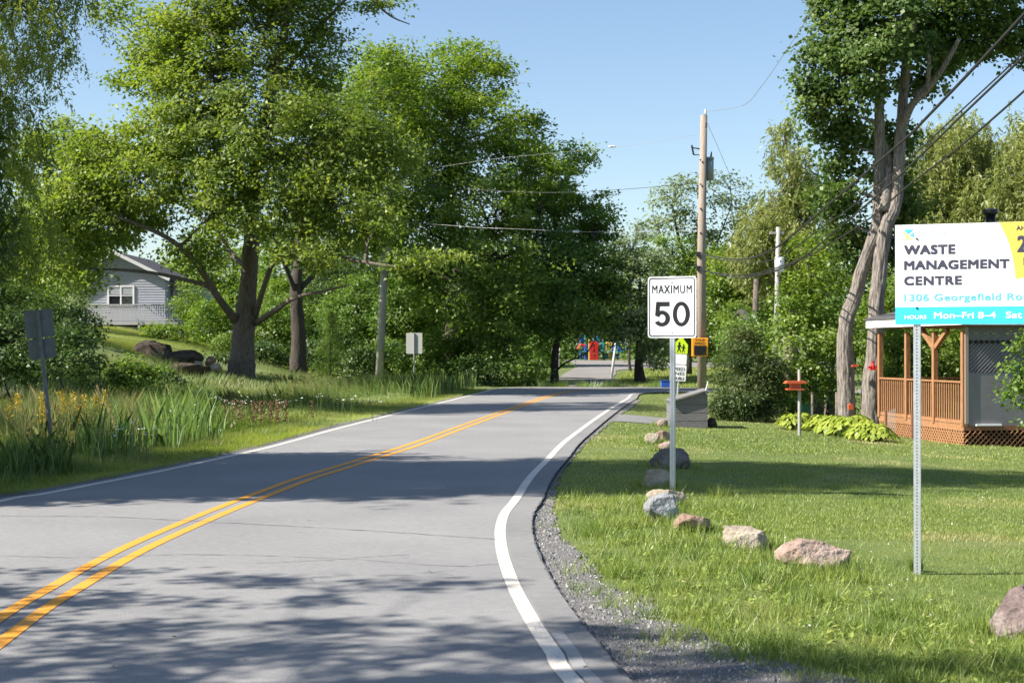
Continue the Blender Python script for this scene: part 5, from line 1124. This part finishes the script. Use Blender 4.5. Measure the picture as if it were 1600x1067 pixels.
hang(1364, 570, Ym-.5, 'red nectar feeder hanging on the right trunk', 'nectar_feeder')
o = MB().prism([(-.09, 0), (.09, 0), (.07, .06), (-.07, .05)], -.04, .04).build('small_birdhouse_perch', M_redo); o.location = P(1336, 573, Ym-.35); tag(o, 'small orange wooden bit fixed between the twin trunks', 'ornament')
o = MB().prism([(-.06, -.06), (.06, -.06), (.06, .05), (0, .1), (-.06, .05)], -.04, .04).build('small_birdhouse', M_redo); o.location = P(1329, 636, Ym-.4); tag(o, 'tiny orange birdhouse low on the left trunk', 'birdhouse')
o = MB().box((0, 0, .2), (.3, .3, .4)).build('green_crate', mat('green plastic', (.03, .2, .12), .5), None, bevel=.01); o.location = at(1259, 652, 20, 60); tag(o, 'small green crate behind the hosta bed', 'crate')

# ------------------------------------------------------------------ house on the left hill
Yh = 90.0; s = Yh/F; gh_ = P(200, 514, Yh).z; X_ = lambda px: (px-CX)*s
ho = empty('house', Vector((X_(180), Yh, gh_)), 'pale grey gabled house with white framed window and deck on the hill', 'house')
lx = lambda px: (px-180)*s; lz = lambda py: H+(HY-py)*s-gh_
base_z = -.6
# clapboards: each course a board, cut by the gable
cy = lz(505); top_z = lz(398); ev = lz(433); step = .16; xl_, xr_ = lx(104), lx(258); ap = lx(181)
wallb = MB(); wallb.prism([(xl_, base_z), (xr_, base_z), (xr_, ev), (ap, top_z), (xl_, ev)], .03, 9.0); wallb.build('wall', M_siding, ho)
z_ = lz(505)
while z_ < top_z-.1:
    def xs_(z): return (xl_, xr_) if z < ev else (xl_+(ap-xl_)*(z-ev)/(top_z-ev), xr_-(xr_-ap)*(z-ev)/(top_z-ev))
    a0, a1 = xs_(z_); b0_, b1_ = xs_(min(z_+step-.012, top_z-.03))
    m_ = MB(); m_.v = [Vector(v) for v in ((a0, -.012, z_), (a1, -.012, z_), (b1_, .012, z_+step-.012), (b0_, .012, z_+step-.012), (a0, .03, z_), (a1, .03, z_), (b1_, .03, z_+step-.012), (b0_, .03, z_+step-.012))]
    m_.f = [(0, 1, 2, 3), (4, 7, 6, 5), (0, 4, 5, 1), (3, 2, 6, 7), (1, 5, 6, 2), (0, 3, 7, 4)]; m_.build('clapboard', M_siding, ho); z_ += step
for sx, xe in ((-1, xl_-.35), (1, xr_+.35)):
    e_z = ev-.2; A_ = Vector((xe, 0, e_z)); B_ = Vector((ap, 0, top_z+.08)); q_ = B_-A_
    m_ = MB(); m_.v = [Vector((A_.x, -.35, A_.z)), Vector((B_.x, -.35, B_.z)), Vector((B_.x, 9.2, B_.z)), Vector((A_.x, 9.2, A_.z)), Vector((A_.x, -.35, A_.z+.12)), Vector((B_.x, -.35, B_.z+.12)), Vector((B_.x, 9.2, B_.z+.12)), Vector((A_.x, 9.2, A_.z+.12))]
    m_.f = [(0, 1, 2, 3), (4, 7, 6, 5), (0, 4, 5, 1), (1, 5, 6, 2), (2, 6, 7, 3), (3, 7, 4, 0)]; m_.build('roof', M_roof, ho)
    MB().bar((xe, -.37, e_z+.03), (ap, -.37, top_z+.11), .05, .2).build('bargeboard', M_trim, ho)
def win(px0, px1, py0, py1, parent, nm='window'):
    a, c = lx(px0), lx(px1); z0_, z1_ = lz(py1), lz(py0)
    f = ring(nm, [(a, z0_), (c, z0_), (c, z1_), (a, z1_)], [(a+.1, z0_+.1), (c-.1, z0_+.1), (c-.1, z1_-.1), (a+.1, z1_-.1)], -.06, .0, M_trim, parent)
    MB().box(((a+c)/2, -.015, (z0_+z1_)/2), (c-a-.18, .01, z1_-z0_-.18)).build('pane', M_glass, f)
    m_ = MB(); m_.box(((a+c)/2, -.045, (z0_+z1_)/2), (.09, .03, z1_-z0_-.2)); m_.build('mullion', M_trim, f); MB().box(((a+c)/2, -.048, (z0_+z1_)/2), (c-a-.2, .03, .05)).build('meeting_rail', M_trim, f)
    MB().box(((a+c)/2, -.03, z1_-(z1_-z0_)*.27), (c-a-.2, .012, (z1_-z0_)*.36)).build('blind', mat('pale blind', (.35, .37, .4), .8), f)
    return f
win(168, 210, 446, 478, ho)
# side wing
MB().box((lx(277), 4.6, (lz(446)+base_z)/2), (lx(294)-lx(260), 6.0, lz(446)-base_z)).build('side_wing', M_siding, ho); MB().box((lx(277), 4.4, lz(445)), (lx(298)-lx(258), 6.8, .14)).build('wing_roof', M_roof, ho)
MB().box((lx(276), 1.55, (lz(505)+lz(452))/2), (.8, .08, lz(452)-lz(505))).build('door', mat('blue grey door', (.12, .17, .22), .4), ho)
# deck
dz = lz(503); dxa, dxb = lx(142), lx(297); D = 2.6
MB().box(((dxa+dxb)/2, -D/2, dz-.12), (dxb-dxa, D, .2)).build('deck_slab', M_deckg, ho)
MB().box(((dxa+dxb)/2, -D/2, dz-.55), (dxb-dxa-.3, D-.3, .6)).build('underdeck_shade', M_dark, ho)  # near-black block stands in for the shade under the deck
for px in (145, 176, 234, 296): MB().box((lx(px), -D+.06, dz-.6), (.12, .12, 1.1)).build('deck_post', M_deckg, ho)
MB().box(((dxa+dxb)/2, -D+.05, lz(478)), (dxb-dxa, .1, .06)).build('deck_handrail', M_deckg, ho); MB().box(((dxa+dxb)/2, -D+.05, dz+.08), (dxb-dxa, .06, .06)).build('deck_bottom_rail', M_deckg, ho)
bl_ = MB().box((0, 0, 0), (.07, .045, lz(478)-dz-.12)).build('deck_baluster', M_deckg, ho); n = 44
for i in range(n):
    o = bl_ if i == 0 else bl_.copy()
    if i: COL.objects.link(o)
    o.location = (dxa+.08+(dxb-dxa-.16)*i/(n-1), -D+.05, (lz(478)+dz)/2+.03)
for (px, py, lab) in ((263, 505, 'white garden chair on the lawn right of the deck'),):
    pass

# ------------------------------------------------------------------ playground far beyond the bend
Yg = 140.0; s = Yg/F; zg_ = Gz((940-CX)*s, Yg)
pg = empty('playground_structure', Vector(((940-CX)*s, Yg, zg_)), 'colourful playground climber with red slide and blue towers beyond the bend', 'playground')
gx_ = lambda px: (px-940)*s; gz_ = lambda py: (562-py)*s
for i, px in enumerate((907, 915, 922, 934, 943, 952, 960, 966, 973, 978)):
    MB().tube([(gx_(px), (i % 3)*.8, 0), (gx_(px), (i % 3)*.8, gz_(523 if i in (1, 3, 8) else 530))], .06, 8).build('tower_post', (M_blue, M_teal, M_yelp)[i % 3], pg)
for px0, px1, py0, py1, m, nm in ((906, 913, 524, 533, M_blue, 'roof_panel'), (927, 937, 526, 533, M_teal, 'roof_panel'), (966, 974, 529, 537, M_blue, 'roof_panel'), (947, 957, 534, 547, M_yelp, 'climbing_panel'), (913, 918, 538, 562, M_blue, 'lower_panel'), (966, 973, 540, 560, M_blue, 'lower_panel'), (937, 945, 536, 546, M_teal, 'climbing_panel'), (957, 965, 541, 558, M_blue, 'lower_panel'), (943, 951, 551, 561, M_teal, 'lower_panel'), (952, 957, 550, 561, M_yelp, 'lower_panel')):
    MB().box(((gx_(px0)+gx_(px1))/2, .3, (gz_(py0)+gz_(py1))/2), (gx_(px1)-gx_(px0), .1, abs(gz_(py0)-gz_(py1)))).build(nm, m, pg, bevel=.05)
for dx in (0, 7):
    m_ = MB(); m_.prism([(gx_(921+dx), 0), (gx_(927+dx), 0), (gx_(926+dx), gz_(545)), (gx_(928+dx), gz_(536)), (gx_(922+dx), gz_(536))], -.9, -.3); m_.build('slide', M_red, pg)
MB().prism([(gx_(920), gz_(547)), (gx_(935), gz_(547)), (gx_(934), gz_(535)), (gx_(928), gz_(532)), (gx_(921), gz_(535))], -.2, .2).build('slide_hood', M_red, pg)
MB().box((gx_(931), -.25, gz_(541)), (.25, .1, .5)).build('yellow_panel', M_yelp, pg)
MB().tube([(gx_(902), 0, gz_(545)), (gx_(908), 0, gz_(538)), (gx_(914), 0, gz_(540))], .12, 8).build('tube_rail', M_red, pg)
MB().box((gx_(942), .4, gz_(549)), (gx_(976)-gx_(912), 1.4, .1)).build('deck', M_teal, pg)
for (px0, px1, py0, py1, Y, lab) in ((862, 867, 543, 557, 95, 'small white sign in the dark opening left of the drive'), (872, 875, 543, 554, 96, 'narrow white sign beside the leaning trunk')):
    p = P((px0+px1)/2, py1, Y); w_ = (px1-px0)*Y/F; h_ = (py1-py0)*Y/F; o = empty('notice_sign', Vector((p.x, Y, Gz(p.x, Y))), lab, 'sign')
    zz_ = p.z-o.location.z; MB().box((0, 0, zz_+h_/2), (w_, .03, h_)).build('panel', M_signw, o); MB().tube([(0, .03, 0), (0, .03, zz_+h_)], .03, 6).build('post', M_galv, o)
